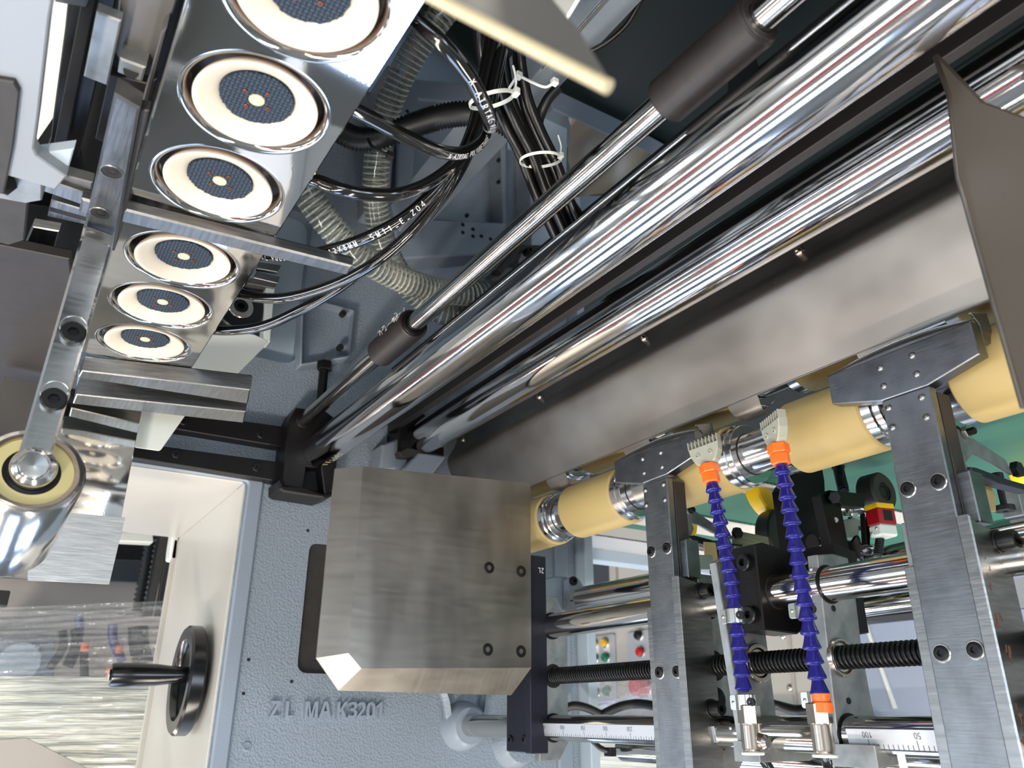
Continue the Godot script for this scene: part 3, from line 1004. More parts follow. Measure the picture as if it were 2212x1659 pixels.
func cover_box() -> void:
	var t := thing("steel_cover", "big brushed steel cover with sloping edges and four black screws", "cover", P(0.31, 0.18, -0.55))
	var b := B.new()
	var xf := 0.312
	var face := [P(xf, 0.349, -0.6935), P(xf, 0.331, -0.404), P(xf, 0.075, -0.4045), P(xf, 0.0565, -0.424), P(xf, 0.0655, -0.6935)]
	# outer rim lies further back: top left, left bottom, corner, bottom
	var back := [P(0.285, 0.329, -0.372), P(0.285, 0.069, -0.3705), P(0.285, 0.0295, -0.405), P(0.285, 0.0275, -0.675)]
	var c: Vector3 = (face[0] + face[2]) / 2.0
	for i in 3:
		b.tri(face[0], face[i + 1], face[i + 2], P(1, 0, 0))
	part("face_plate", b, "cover_steel", t)
	b = B.new()
	b.quad(face[1], face[2], back[1], back[0], P(0.5, 0, 1))
	part("left_bevel", b, "cover_steel", t)
	b = B.new()
	b.quad(face[2], face[3], back[2], back[1], P(0.5, -1, 1))
	part("corner_bevel", b, "cover_steel", t)
	b = B.new()
	b.quad(face[3], face[4], back[3], back[2], P(0.5, -1, 0))
	part("bottom_bevel", b, "cover_steel", t)
	b = B.new()
	var rim := [face[0], face[1], back[0], back[1], back[2], back[3], face[4]]
	for i in rim.size():
		var p: Vector3 = rim[i]
		var q: Vector3 = rim[(i + 1) % rim.size()]
		b.quad(p, q, q - P(0.003, 0, 0), p - P(0.003, 0, 0), (p + q) / 2 - c)
	for i in 5:
		b.tri(P(0.282, 0.18, -0.55), [rim[0], back[0], back[1], back[2], back[3]][i] - P(0.003, 0, 0), [back[0], back[1], back[2], back[3], face[4]][i] - P(0.003, 0, 0), P(-1, 0, 0))
	part("back_edge", b, "cover_steel", t)
	for q in [[[0.2062, -0.6179], [0.2059, -0.6754], [0.0883, -0.6175], [0.088, -0.6752]]][0]:
		part("countersunk_screw", screw_head(P(0.3105, q[0], q[1]), P(1, 0, 0), 0.0088, 0.0024), "screw_black", t)
	var k := thing("carrier_bracket", "dark bluish-black carrier bracket beneath the steel cover", "bracket", P(0.25, -0.05, -0.72))
	part("upright", B.new().box(P(0.2, -0.052, -0.735), P(0.2745, 0.236, -0.7195), 0.0015), "navy_oxide", k)
	part("edge_bar", B.new().box(P(0.2745, -0.052, -0.7375), P(0.2905, 0.238, -0.706), 0.0012), "navy_oxide", k)
	var hw := B.new()
	add_text(hw, "2L", 0.008, 0.0, Transform3D(Basis(P(0, 0, 1), P(0, -1, 0), P(1, 0, 0)), P(0.2907, 0.219, -0.733)), 0.9)
	part("handwriting", hw, "tie_white", k)
	for q in [[[0.2129, -0.0346], [0.2526, -0.0337]]][0]:
		part("screw", screw_head(P(q[0], q[1], -0.7197), P(0, 0, 1), 0.0062, 0.003), "screw_black", k)

func ring_of(t: Node3D, x: float, y: float, z: float, r: float, mt := "black_oxide") -> void:
	part("seal_ring", B.new().ring(P(x - 0.001, y, z), P(x + 0.0012, y, z), r + 0.0022, r - 0.0004, 44, 0.0004), mt, t)

func guide_rods() -> void:
	var A := P(0, 0.1305, -0.748)
	var S := P(0, 0.0563, -0.749)
	var C := P(0, -0.0172, -0.748)
	solo("guide_rod", B.new().cyl(A + P(0.29, 0, 0), A + P(1.7, 0, 0), 0.0181, 64), "rod_steel", "thick polished guide rod above the screw spindle, in front", "rod", A + P(0.3, 0, 0))
	var t := thing("guide_rod", "polished guide rod with the millimetre scale on it", "rod", C + P(0.03, 0, 0))
	part("shaft", B.new().cyl(C + P(0.028, 0, 0), C + P(1.7, 0, 0), 0.0181, 64), "rod_steel", t)
	var tilt := 0.18
	var f := P(0, -sin(tilt), cos(tilt))
	var u := P(0, -cos(tilt), -sin(tilt))
	for k in 2:
		var x0: float = [0.2885, 0.8165][k]
		var x1: float = [0.64, 0.965][k]
		var m: float = [0.289, 0.839][k]
		var first: int = [450, 100][k]
		var sc := thing("millimetre_scale", ["grey scale strip reading 450 to 250 between the two frames of the left side", "bright scale strip reading 100 on the lower guide rod at the right"][k], "ruler", C + f * 0.0165 + P(x0, 0, 0))
		var b := B.new()
		b.xf = Transform3D(Basis(P(-1, 0, 0), u, f), C + f * 0.0178)
		b.box(P(-x1, -0.0098, -0.001), P(-x0, 0.0082, 0.001), 0.0002)
		part("strip", b, "ruler_face", sc)
		b = B.new()
		b.xf = Transform3D(Basis(P(-1, 0, 0), u, f), C + f * 0.01885)
		var i := 0
		while m + i * 0.005 < x1:
			var x: float = m + i * 0.005
			var l := 0.0085 if i % 10 == 0 else (0.0045 if k == 1 or i % 2 == 0 else 0.0032)
			b.box(P(-x - 0.0003, 0.0080 - l, 0), P(-x + 0.0003, 0.0080, 0.0001), 0)
			i += 1
		b.box(P(-x1, 0.0079, 0), P(-x0, 0.0085, 0.0001), 0)
		part("tick_marks", b, "print_ink", sc)
		b = B.new()
		for j in [5, 2][k]:
			var x: float = m + j * 0.05
			var v := str(first - j * 50)
			add_text(b, v, 0.0052, 0.0, Transform3D(Basis(P(-1, 0, 0), u, f), C + f * 0.01895 + P(x + 0.0055, 0, 0) - u * 0.0072), 0.85)
		part("scale_numbers", b, "print_ink", sc)
	solo("lower_rod", B.new().cyl(P(0.33, -0.045, -0.85), P(1.7, -0.045, -0.85), 0.019, 48), "rod_steel", "polished rod behind the millimetre scale, lowest in the photo", "rod", P(0.33, -0.045, -0.85))
	t = thing("screw_spindle", "black threaded spindle between the two guide rods", "spindle", S + P(0.29, 0, 0))
	part("core", B.new().cyl(S + P(0.289, 0, 0), S + P(1.6, 0, 0), 0.0100, 32), "black_steel", t)
	part("thread", B.new().helix(S + P(0.289, 0, 0), S + P(1.25, 0, 0), 0.0106, 0.0017, 0.961 / 0.0055, 22), "screw_black", t)

# a flat carrier plate with its front edge towards the operator
func carrier(label: String, x: float, thick: float, pts: Array, rods: Array, rivets: Array, mt := "plate_grey") -> Node3D:
	var t := thing("carrier_plate", label, "plate", P(x, pts[0][0], pts[0][1]))
	part("plate", B.new().prism(pv(pts), 0, x - thick, x, 0.0010), mt, t)
	for r in rods: ring_of(t, x, r[0], r[1], r[2])
	for q in rivets:
		part("rivet", B.new().lathe([Vector2(0.0022, 0), Vector2(0.0019, 0.0009), Vector2(0.0011, 0.0015), Vector2(0, 0.0017)], P(q[0], q[1], q[2]), P(0, 0, 1), 14), "zinc", t)
	return t

func carriers() -> void:
	var A := [0.1305, -0.748, 0.0183]
	var C := [-0.0172, -0.748, 0.0183]
	var w := carrier("pale machined carrier plate behind the dark bracket of the cover", 0.289, 0.014, [[0.1745, -0.7255], [0.1769, -0.738], [0.1756, -0.7588], [0.1408, -0.7789], [-0.0392, -0.7753], [-0.0617, -0.7593], [-0.0627, -0.7226]], [A, C], [])
	part("bore", B.new().ring(P(0.2885, 0.0563, -0.749), P(0.2895, 0.0563, -0.749), 0.0175, 0.0105, 36, 0.0002), "soft_black", w)
	w = carrier("pale carrier plate behind the left bracket post", 0.628, 0.012, [[0.165, -0.735], [0.165, -0.775], [0.13, -0.80], [-0.03, -0.80], [-0.06, -0.775], [-0.06, -0.735]], [A, C], [])
	part("bore", B.new().ring(P(0.6275, 0.0563, -0.749), P(0.6302, 0.0563, -0.749), 0.0175, 0.0105, 36, 0.0002), "soft_black", w)
	part("bore", B.new().cyl(P(0.6275, 0.018, -0.748), P(0.6302, 0.018, -0.748), 0.014, 36, 0.0002), "soft_black", w)
	w = carrier("grey carrier plate behind the left blue hose", 0.695, 0.011, [[0.1653, -0.6989], [0.172, -0.7119], [0.1778, -0.7421], [0.1584, -0.7709], [0.0971, -0.7708], [0.0053, -0.7724], [-0.0135, -0.772], [-0.0434, -0.7369], [-0.0411, -0.7186]], [], [])
	for q in [[0.132], [-0.012]]:
		part("rivet", B.new().lathe([Vector2(0.0022, 0), Vector2(0.0019, 0.0009), Vector2(0, 0.0016)], P(0.689, q[0], -0.7035), P(0, 0, 1), 14), "zinc", w)
	part("foot", B.new().prism(pv([[-0.025, -0.71], [-0.025, -0.80], [-0.04, -0.80], [-0.045, -0.79], [-0.045, -0.71]]), 0, 0.684, 0.72, 0.001), "plate_grey", w)
	var br := thing("spindle_bearing", "shiny ball bearing of the spindle in the left carrier plate", "bearing", P(0.695, 0.0563, -0.749))
	part("outer_ring", B.new().ring(P(0.693, 0.0563, -0.749), P(0.700, 0.0563, -0.749), 0.0215, 0.0165, 48, 0.001), "nickel", br)
	part("inner_ring", B.new().ring(P(0.693, 0.0563, -0.749), P(0.6985, 0.0563, -0.749), 0.0155, 0.011, 48, 0.001), "nickel", br)
	part("shield", B.new().ring(P(0.693, 0.0563, -0.749), P(0.697, 0.0563, -0.749), 0.0166, 0.0150, 48, 0.0004), "screw_black", br)
	w = carrier("grey carrier plate behind the right blue hose", 0.807, 0.0135, [[0.1608, -0.7359], [0.1647, -0.7638], [0.1626, -0.7887], [0.1152, -0.7911], [0.0671, -0.7879], [0.0123, -0.7902], [-0.0229, -0.7965], [-0.0381, -0.7809], [-0.0394, -0.7261]], [A, C], [[0.80, 0.146, -0.7315], [0.80, 0.0, -0.7225]])
	for q in [[0.1056, -0.75], [0.0146, -0.7524]]:
		part("tapped_hole", B.new().cyl(P(0.806, q[0], q[1]), P(0.8078, q[0], q[1]), 0.0033, 14, 0.0002), "screw_black", w)
	part("foot", B.new().prism(pv([[-0.025, -0.722], [-0.025, -0.785], [-0.04, -0.785], [-0.045, -0.722]]), 0, 0.80, 0.85, 0.001), "plate_grey", w)
	br = thing("spindle_bearing", "shiny bearing ring where the spindle enters the right carrier plate", "bearing", P(0.807, 0.0563, -0.749))
	part("outer_ring", B.new().ring(P(0.805, 0.0563, -0.749), P(0.811, 0.0563, -0.749), 0.0195, 0.0165, 48, 0.001), "nickel", br)
	part("inner_ring", B.new().ring(P(0.805, 0.0563, -0.749), P(0.8095, 0.0563, -0.749), 0.0152, 0.0112, 48, 0.001), "zinc", br)
	# dark clamp block on the upper rod
	var c := thing("clamp_block", "dark grey clamp block with two big socket screws on the upper rod", "clamp", P(0.72, 0.13, -0.748))
	part("body", B.new().prism(pv([[0.182, -0.72], [0.186, -0.735], [0.178, -0.79], [0.092, -0.79], [0.086, -0.775], [0.088, -0.72]]), 0, 0.701, 0.737, 0.0015), "black_oxide", c)
	for y in [0.163, 0.105]:
		part("screw", screw_head(P(0.7215, y, -0.7205), P(0, 0, 1), 0.0098, 0.0075), "screw_black", c)
	part("rod_bore", B.new().ring(P(0.7365, 0.1305, -0.748), P(0.7378, 0.1305, -0.748), 0.0195, 0.0178, 40, 0.0002), "soft_black", c)
	solo("clamp_bar", B.new().prism(pv([[0.182, -0.792], [0.176, -0.83], [0.086, -0.83], [0.080, -0.792]]), 0, 0.741, 0.79, 0.0012), "black_oxide", "second dark clamp half behind the upper rod by the right hose", "clamp", P(0.76, 0.13, -0.79))

func posts() -> void:
	for k in 2:
		var x0: float = [0.5756, 0.9343][k]
		var x1: float = [0.6225, 0.984][k]
		var ty: float = [0.2865, 0.2885][k]
		var nm = ["left", "right"][k]
		var t := thing("bracket_post", ["left steel bracket post with a winged head and black screws", "right steel bracket post, larger, with a winged head and black screws"][k], "bracket", P((x0 + x1) / 2, -0.3, -0.70))
		part("post_plate", B.new().box(P(x0, -0.32, -0.711), P(x1, ty, -0.70), 0.0012), "post_steel", t)
		part("spacer_bar", B.new().box(P(x1 - 0.012, 0.155, -0.731), P(x1 + 0.001, ty - 0.004, -0.7112), 0.0008), "brown_coat", t)
		# winged head: a thick plate with cut corners and a rolled-over upper lip
		var hd = [[[0.518, 0.3325], [0.6773, 0.3324], [0.6802, 0.3022], [0.6232, 0.2898], [0.5758, 0.2885], [0.5189, 0.3031]], [[0.8782, 0.3352], [1.0334, 0.3352], [1.0351, 0.3013], [0.9826, 0.289], [0.9338, 0.2892], [0.8789, 0.3037]]][k]
		part("head_plate", B.new().prism(pv(hd), 2, -0.716, -0.70, 0.001), "post_steel", t)
		var rows := []
		for i in 5:
			var row := []
			for j in 15:
				var s := j / 14.0
				var p := P(hd[0][0], hd[0][1], -0.7005).lerp(P(hd[1][0], hd[1][1], -0.7005), s)
				var bulge := pow(sin(PI * clampf(s * 0.9 + 0.05, 0, 1)), 0.6)
				var a := i / 4.0
				row.append(p + P(0, 0.0135 * bulge * a, -0.010 * a * a))
			rows.append(row)
		part("rolled_lip", B.new().grid(rows), "post_steel", t)
		part("lip_edge", B.new().tube(PackedVector3Array(rows[4]), 0.0007, 8), "zinc", t)
		part("lip_tab", B.new().prism(pv([[hd[1][1] + 0.010, -0.705], [hd[1][1] + 0.018, -0.735], [hd[1][1] - 0.012, -0.738], [hd[2][1] + 0.012, -0.716], [hd[1][1], -0.7165]]), 0, hd[1][0] - 0.002, hd[1][0] + 0.0005, 0.0004), "ground_steel", t)
		for q in [[[0.6149, 0.3216], [0.5788, 0.3221], [0.6156, 0.3017], [0.5799, 0.3023]], [[0.9741, 0.3231], [0.9394, 0.3228], [0.9748, 0.3033], [0.9396, 0.3031]]][k]:
			part("button_screw", button_head(P(q[0], q[1], -0.7002), P(0, 0, 1), 0.0036, 0.0026), "ground_steel", t)
		for q in [[[0.6158, 0.2779], [0.5804, 0.2779], [0.6163, 0.2575], [0.5804, 0.2577]], [[0.975, 0.2793], [0.9401, 0.2798], [0.9754, 0.2591], [0.9405, 0.2594]]][k]:
			part("button_screw", button_head(P(q[0], q[1], -0.7002), P(0, 0, 1), 0.0036, 0.0026), "ground_steel", t)
		for q in [[[0.5845, 0.1959], [0.6142, 0.1959], [0.5855, 0.049], [0.6164, 0.0489]], [[0.9439, 0.1972], [0.974, 0.1973], [0.9456, 0.0507], [0.975, 0.0517]]][k]:
			part("countersink", B.new().ring(P(q[0], q[1], -0.7005), P(q[0], q[1], -0.6992), 0.0082, 0.0064, 28, 0.0006), "zinc", t)
			part("socket_screw", screw_head(P(q[0], q[1], -0.7005), P(0, 0, 1), 0.0066, 0.003), "screw_black", t)
		# channel sides
		var s := thing("side_plate", [ "steel side plate with two socket screws, right of the left post", "rust-stained steel side plate right of the right post"][k], "plate", P(x1 + 0.01, -0.3, -0.70))
		part("plate", B.new().prism(pv([[-0.32, -0.694], [0.158 + 0.004 * k, -0.694], [0.156, -0.706], [0.150, -0.745], [-0.32, -0.745]]), 0, x1 + 0.0012, x1 + 0.0135, 0.0012), "ground_steel", s)
		part("upper_plate", B.new().box(P(x1 - 0.001, 0.158, -0.735), P(x1 + 0.0125, 0.205, -0.7125), 0.001), "post_steel", s)
		for y in [0.142, 0.008]:
			part("screw", screw_head(P(x1 + 0.013, y, -0.731), P(1, 0, 0), 0.0085, 0.017), "screw_black", s)
			part("washer", B.new().ring(P(x1 + 0.0133, y, -0.731), P(x1 + 0.0160, y, -0.731), 0.0105, 0.006, 28, 0.0004), "screw_black", s)
		if k == 1:
			var rust := B.new()
			var rng := RandomNumberGenerator.new()
			rng.seed = 12
			for i in 26:
				var c := P(x1 + 0.01365, 0.125 - 0.012 * i * rng.randf_range(0.6, 1.1), -0.70 - rng.randf() * 0.012)
				var r := rng.randf_range(0.0012, 0.006)
				for j in 9:
					var a0 := TAU * j / 9.0
					var a1 := TAU * (j + 1) / 9.0
					var r0 := r * (0.6 + 0.4 * sin(j * 2.3 + i))
					var r1 := r * (0.6 + 0.4 * sin((j + 1) % 9 * 2.3 + i))
					rust.tri(c, c + P(0, cos(a0) * r0 * 1.7, sin(a0) * r0), c + P(0, cos(a1) * r1 * 1.7, sin(a1) * r1), P(1, 0, 0))
			part("rust_stain", rust, "rust", s).set_meta("kind", "stuff")
		var l := thing("side_strip", ["narrow steel strip along the left edge of the left post", "narrow steel strip with rust specks left of the right post"][k], "strip", P(x0 - 0.006, -0.3, -0.71))
		part("strip", B.new().box(P(x0 - 0.0115, -0.32, -0.730), P(x0 - 0.0004, 0.128, -0.7035), 0.001), "ground_steel", l)
		part("block", B.new().box(P(x0 - 0.0115, 0.129, -0.735), P(x0 - 0.0004, 0.170, -0.712), 0.0008), "plate_grey", l)
		part("angle", B.new().prism(pv([[0.140, -0.709], [0.225, -0.709], [0.230, -0.745], [0.226, -0.745], [0.2215, -0.712], [0.140, -0.712]]), 0, x0 - 0.006, x0 - 0.0004, 0.0004), "ground_steel", l)

func blue_hose(path: Array, label: String, first_label: String, nozzle_label: String, flip: float) -> void:
	var pts := curve(path, 0.002)
	var cv := Curve3D.new()
	for p in pts: cv.add_point(p)
	var length := cv.get_baked_length()
	var t := thing("coolant_hose", label, "hose", path[path.size() - 1])
	var cnt := 17
	var pitch := length / cnt
	for i in cnt:
		var a := cv.sample_baked(i * pitch)
		var b := cv.sample_baked((i + 1) * pitch)
		var d := (b - a).normalized()
		var l := a.distance_to(b)
		# each segment: narrow neck above, flaring to a rounded collar below
		part("hose_segment", B.new().lathe([Vector2(0.0032, l * 1.10), Vector2(0.0054, l * 1.10), Vector2(0.0058, l * 0.98), Vector2(0.0084, l * 0.93), Vector2(0.0092, l * 0.86), Vector2(0.0091, l * 0.78), Vector2(0.0083, l * 0.66), Vector2(0.0062, l * 0.18), Vector2(0.0056, l * 0.04), Vector2(0.0050, -l * 0.02)].map(func(q): return q * Vector2(1, -1) + Vector2(0, l)), b, a - b, 28), "hose_blue", t)
	# orange nut and comb nozzle on the upper end
	var top: Vector3 = path[0]
	var up: Vector3 = (path[0] - path[1]).normalized()
	up = (up + P(-0.02, 0.5, 0)).normalized()
	var nut := thing("hose_nut", first_label, "nut", top)
	part("lower_nut", B.new().hex(top - up * 0.002, top + up * 0.0105, 0.0105, 0.0012, 0.4), "orange_plastic", nut)
	part("upper_nut", B.new().hex(top + up * 0.0102, top + up * 0.0215, 0.0118, 0.0012, 0.15), "orange_plastic", nut)
	var z := thing("comb_nozzle", nozzle_label, "nozzle", top + up * 0.021)
	var b := B.new()
	var right := P(1, -0.10 * flip, -0.25 * flip)
	right = (right - up * right.dot(up)).normalized()
	var front := right.cross(up).normalized()
	b.xf = Transform3D(Basis(right, up, front), top + up * 0.0215)
	part("neck", B.new().cyl(top + up * 0.0205, top + up * 0.0225, 0.0085, 24), "soft_black", z)
	b.prism(pv([[-0.0100, 0], [0.0100, 0], [0.0135, 0.003], [0.0190, 0.014], [0.0205, 0.024], [-0.0205, 0.024], [-0.0190, 0.014], [-0.0135, 0.003]]), 2, -0.006, 0.006, 0.0012)
	part("body", b, "comb_plastic", z)
	for i in 9:
		b = B.new()
		b.xf = Transform3D(Basis(right, up, front), top + up * 0.0455)
		b.box(P(-0.0205 + i * 0.00495, -0.001, -0.0045), P(-0.0192 + i * 0.00495, 0.0095, 0.0055), 0.0003)
		part("comb_tooth", b, "comb_plastic", z)
	b = B.new()
	b.xf = Transform3D(Basis(right, up, front), top + up * 0.0455)
	b.box(P(-0.019, -0.001, -0.004), P(0.019, 0.0085, 0.001), 0.0003)
	part("comb_back", b, "comb_plastic", z)
	for s in [-0.0085, 0.0085]:
		b = B.new()
		b.xf = Transform3D(Basis(right, up, front), top + up * 0.0215)
		b.ring(P(s, 0.0125, 0.0055), P(s, 0.0125, 0.0072), 0.0030, 0.0018, 22, 0.0004)
		part("eyelet", b, "comb_plastic", z)

func clip(o: Vector3, label: String) -> void:
	var t := thing("hose_clip", label, "clip", o)
	part("band", B.new().ring(o - P(0, 0.0075, 0), o + P(0, 0.0075, 0), 0.0103, 0.0096, 36, 0.0003), "zinc", t)
	part("tab", B.new().prism(rounded([[o.x - 0.016, o.y - 0.0075], [o.x - 0.016, o.y + 0.0075], [o.x - 0.006, o.y + 0.0075], [o.x - 0.006, o.y - 0.0075]], 0.003), 2, o.z + 0.004, o.z + 0.0065, 0.0003), "zinc", t)
	part("rivet", button_head(o + P(-0.0115, 0, 0.0065), P(0, 0, 1), 0.0018, 0.0012), "zinc", t)
	part("screw", screw_head(o + P(0.0095, 0, 0.002), P(0.5, 0, 0.9), 0.0045, 0.004), "screw_black", t)

func fitting(o: Vector3, label: String, tube_label: String, tail: Array, k: int) -> void:
	var t := thing("hose_fitting", label, "fitting", o)
	part("hexagon", B.new().hex(o + P(0, 0.003, 0), o + P(0, 0.022, 0), 0.0118, 0.001, 0.3), "nickel", t)
	part("body", B.new().lathe([Vector2(0.007, -0.022), Vector2(0.0095, -0.0215), Vector2(0.0102, -0.019), Vector2(0.0102, 0.002), Vector2(0.0108, 0.004), Vector2(0.008, 0.005)], o, P(0, 1, 0), 40), "nickel", t)
	part("release_ring", B.new().ring(o + P(0, -0.0255, 0), o + P(0, -0.0225, 0), 0.0116, 0.006, 36, 0.0008), "tie_white", t)
	if k == 0: part("plug", B.new().cyl(o + P(0.006, -0.012, -0.004), o + P(0.018, -0.014, -0.004), 0.0075, 28, 0.003), "nickel", t)
	solo("air_tube", B.new().tube(curve(tail, 0.004), 0.0058, 18), "tube_black", tube_label, "tube", o - P(0, 0.025, 0))

func hoses() -> void:
	var z := -0.69
	blue_hose([P(0.7138, 0.2563, -0.685), P(0.7182, 0.2274, -0.685), P(0.7239, 0.178, -0.685), P(0.7286, 0.1361, -0.685), P(0.7299, 0.0963, -0.685), P(0.7305, 0.0627, -0.685), P(0.7309, 0.0247, -0.685)], "blue segmented coolant hose in front of the left carrier plate", "orange hexagonal nut on the left blue hose", "grey comb nozzle on the left blue hose, touching the left bracket head", 1.0)
	blue_hose([P(0.8163, 0.2528, -0.685), P(0.8185, 0.2164, -0.685), P(0.8208, 0.1716, -0.685), P(0.8215, 0.1337, -0.685), P(0.8233, 0.097, -0.685), P(0.8243, 0.0574, -0.685), P(0.8262, 0.0185, -0.685)], "blue segmented coolant hose in front of the right carrier plate", "orange hexagonal nut on the right blue hose", "grey comb nozzle on the right blue hose, turned towards the yellow roller", -1.6)
	clip(P(0.7318, 0.0133, -0.685), "zinc clip at the foot of the left blue hose")
	clip(P(0.7292, 0.1008, -0.685), "zinc clip halfway up the left blue hose")
	clip(P(0.82, 0.0146, -0.69), "zinc clip at the foot of the right blue hose")
	clip(P(0.8184, 0.0987, -0.69), "zinc clip halfway up the right blue hose")
	solo("orange_sleeve", B.new().lathe([Vector2(0.008, -0.009), Vector2(0.0102, -0.0085), Vector2(0.0100, 0.0), Vector2(0.0085, 0.0012), Vector2(0.0088, 0.008), Vector2(0.006, 0.0095)], P(0.8266, 0.012, -0.685), P(0, 1, 0), 32), "orange_plastic", "orange sleeve at the foot of the right blue hose", "sleeve", P(0.8266, 0.012, -0.685))
	fitting(P(0.7345, -0.0111, -0.685), "nickel push-in fitting under the left blue hose", "black air tube leaving the left fitting", [P(0.6694, -0.0259, -0.7648), P(0.6709, -0.0379, -0.7664), P(0.6779, -0.0494, -0.7663), P(0.6868, -0.0725, -0.7782), P(0.7035, -0.0996, -0.8058)], 0)
	fitting(P(0.8222, -0.01, -0.685), "nickel push-in fitting under the right blue hose", "black air tube leaving the right fitting", [P(0.7427, -0.0244, -0.7887), P(0.7459, -0.0378, -0.7839), P(0.746, -0.0535, -0.7862), P(0.7456, -0.078, -0.7946)], 1)

# ---------------------------------------------------------------- suction plates and what hangs round them
# a flat plate with a row of round holes, meshed cell by cell so that every facet stays clean
func holed_plate(x0: float, x1: float, z0: float, z1: float, y: float, thick: float, cs: Array, r: float) -> B:
	var b := B.new()
	var e := 0.0012
	for k in cs.size():
		var c: Vector2 = cs[k]
		var l: float = x0 + e if k == 0 else (cs[k - 1].x + c.x) / 2
		var h: float = x1 - e if k == cs.size() - 1 else (cs[k + 1].x + c.x) / 2
		var an := []
		for i in 96: an.append(TAU * i / 96.0)
		for q in [Vector2(l, z0 + e), Vector2(h, z0 + e), Vector2(h, z1 - e), Vector2(l, z1 - e)]: an.append(fposmod((q - c).angle(), TAU))
		an.sort()
		for i in an.size():
			var pts := []
			for a in [an[i], an[(i + 1) % an.size()]]:
				var d := Vector2(cos(a), sin(a))
				var t := 1e9
				if d.x > 1e-9: t = minf(t, (h - c.x) / d.x)
				if d.x < -1e-9: t = minf(t, (l - c.x) / d.x)
				if d.y > 1e-9: t = minf(t, (z1 - e - c.y) / d.y)
				if d.y < -1e-9: t = minf(t, (z0 + e - c.y) / d.y)
				pts.append(c + d * r)
				pts.append(c + d * maxf(t, r))
			for s in [[y, -1.0], [y + thick, 1.0]]:
				b.quad(P(pts[0].x, s[0], pts[0].y), P(pts[2].x, s[0], pts[2].y), P(pts[3].x, s[0], pts[3].y), P(pts[1].x, s[0], pts[1].y), P(0, s[1], 0))
	var ring := [P(x0, 0, z0), P(x1, 0, z0), P(x1, 0, z1), P(x0, 0, z1)]
	var inner := [P(x0 + e, 0, z0 + e), P(x1 - e, 0, z0 + e), P(x1 - e, 0, z1 - e), P(x0 + e, 0, z1 - e)]
	for i in 4:
		var j := (i + 1) % 4
		var o: Vector3 = (ring[i] + ring[j]) / 2 - P((x0 + x1) / 2, 0, (z0 + z1) / 2)
		b.quad(ring[i] + P(0, y + e, 0), ring[j] + P(0, y + e, 0), ring[j] + P(0, y + thick, 0), ring[i] + P(0, y + thick, 0), o)
		b.quad(ring[i] + P(0, y + e, 0), ring[j] + P(0, y + e, 0), inner[j] + P(0, y, 0), inner[i] + P(0, y, 0), o.normalized() + P(0, -1, 0))
	return b

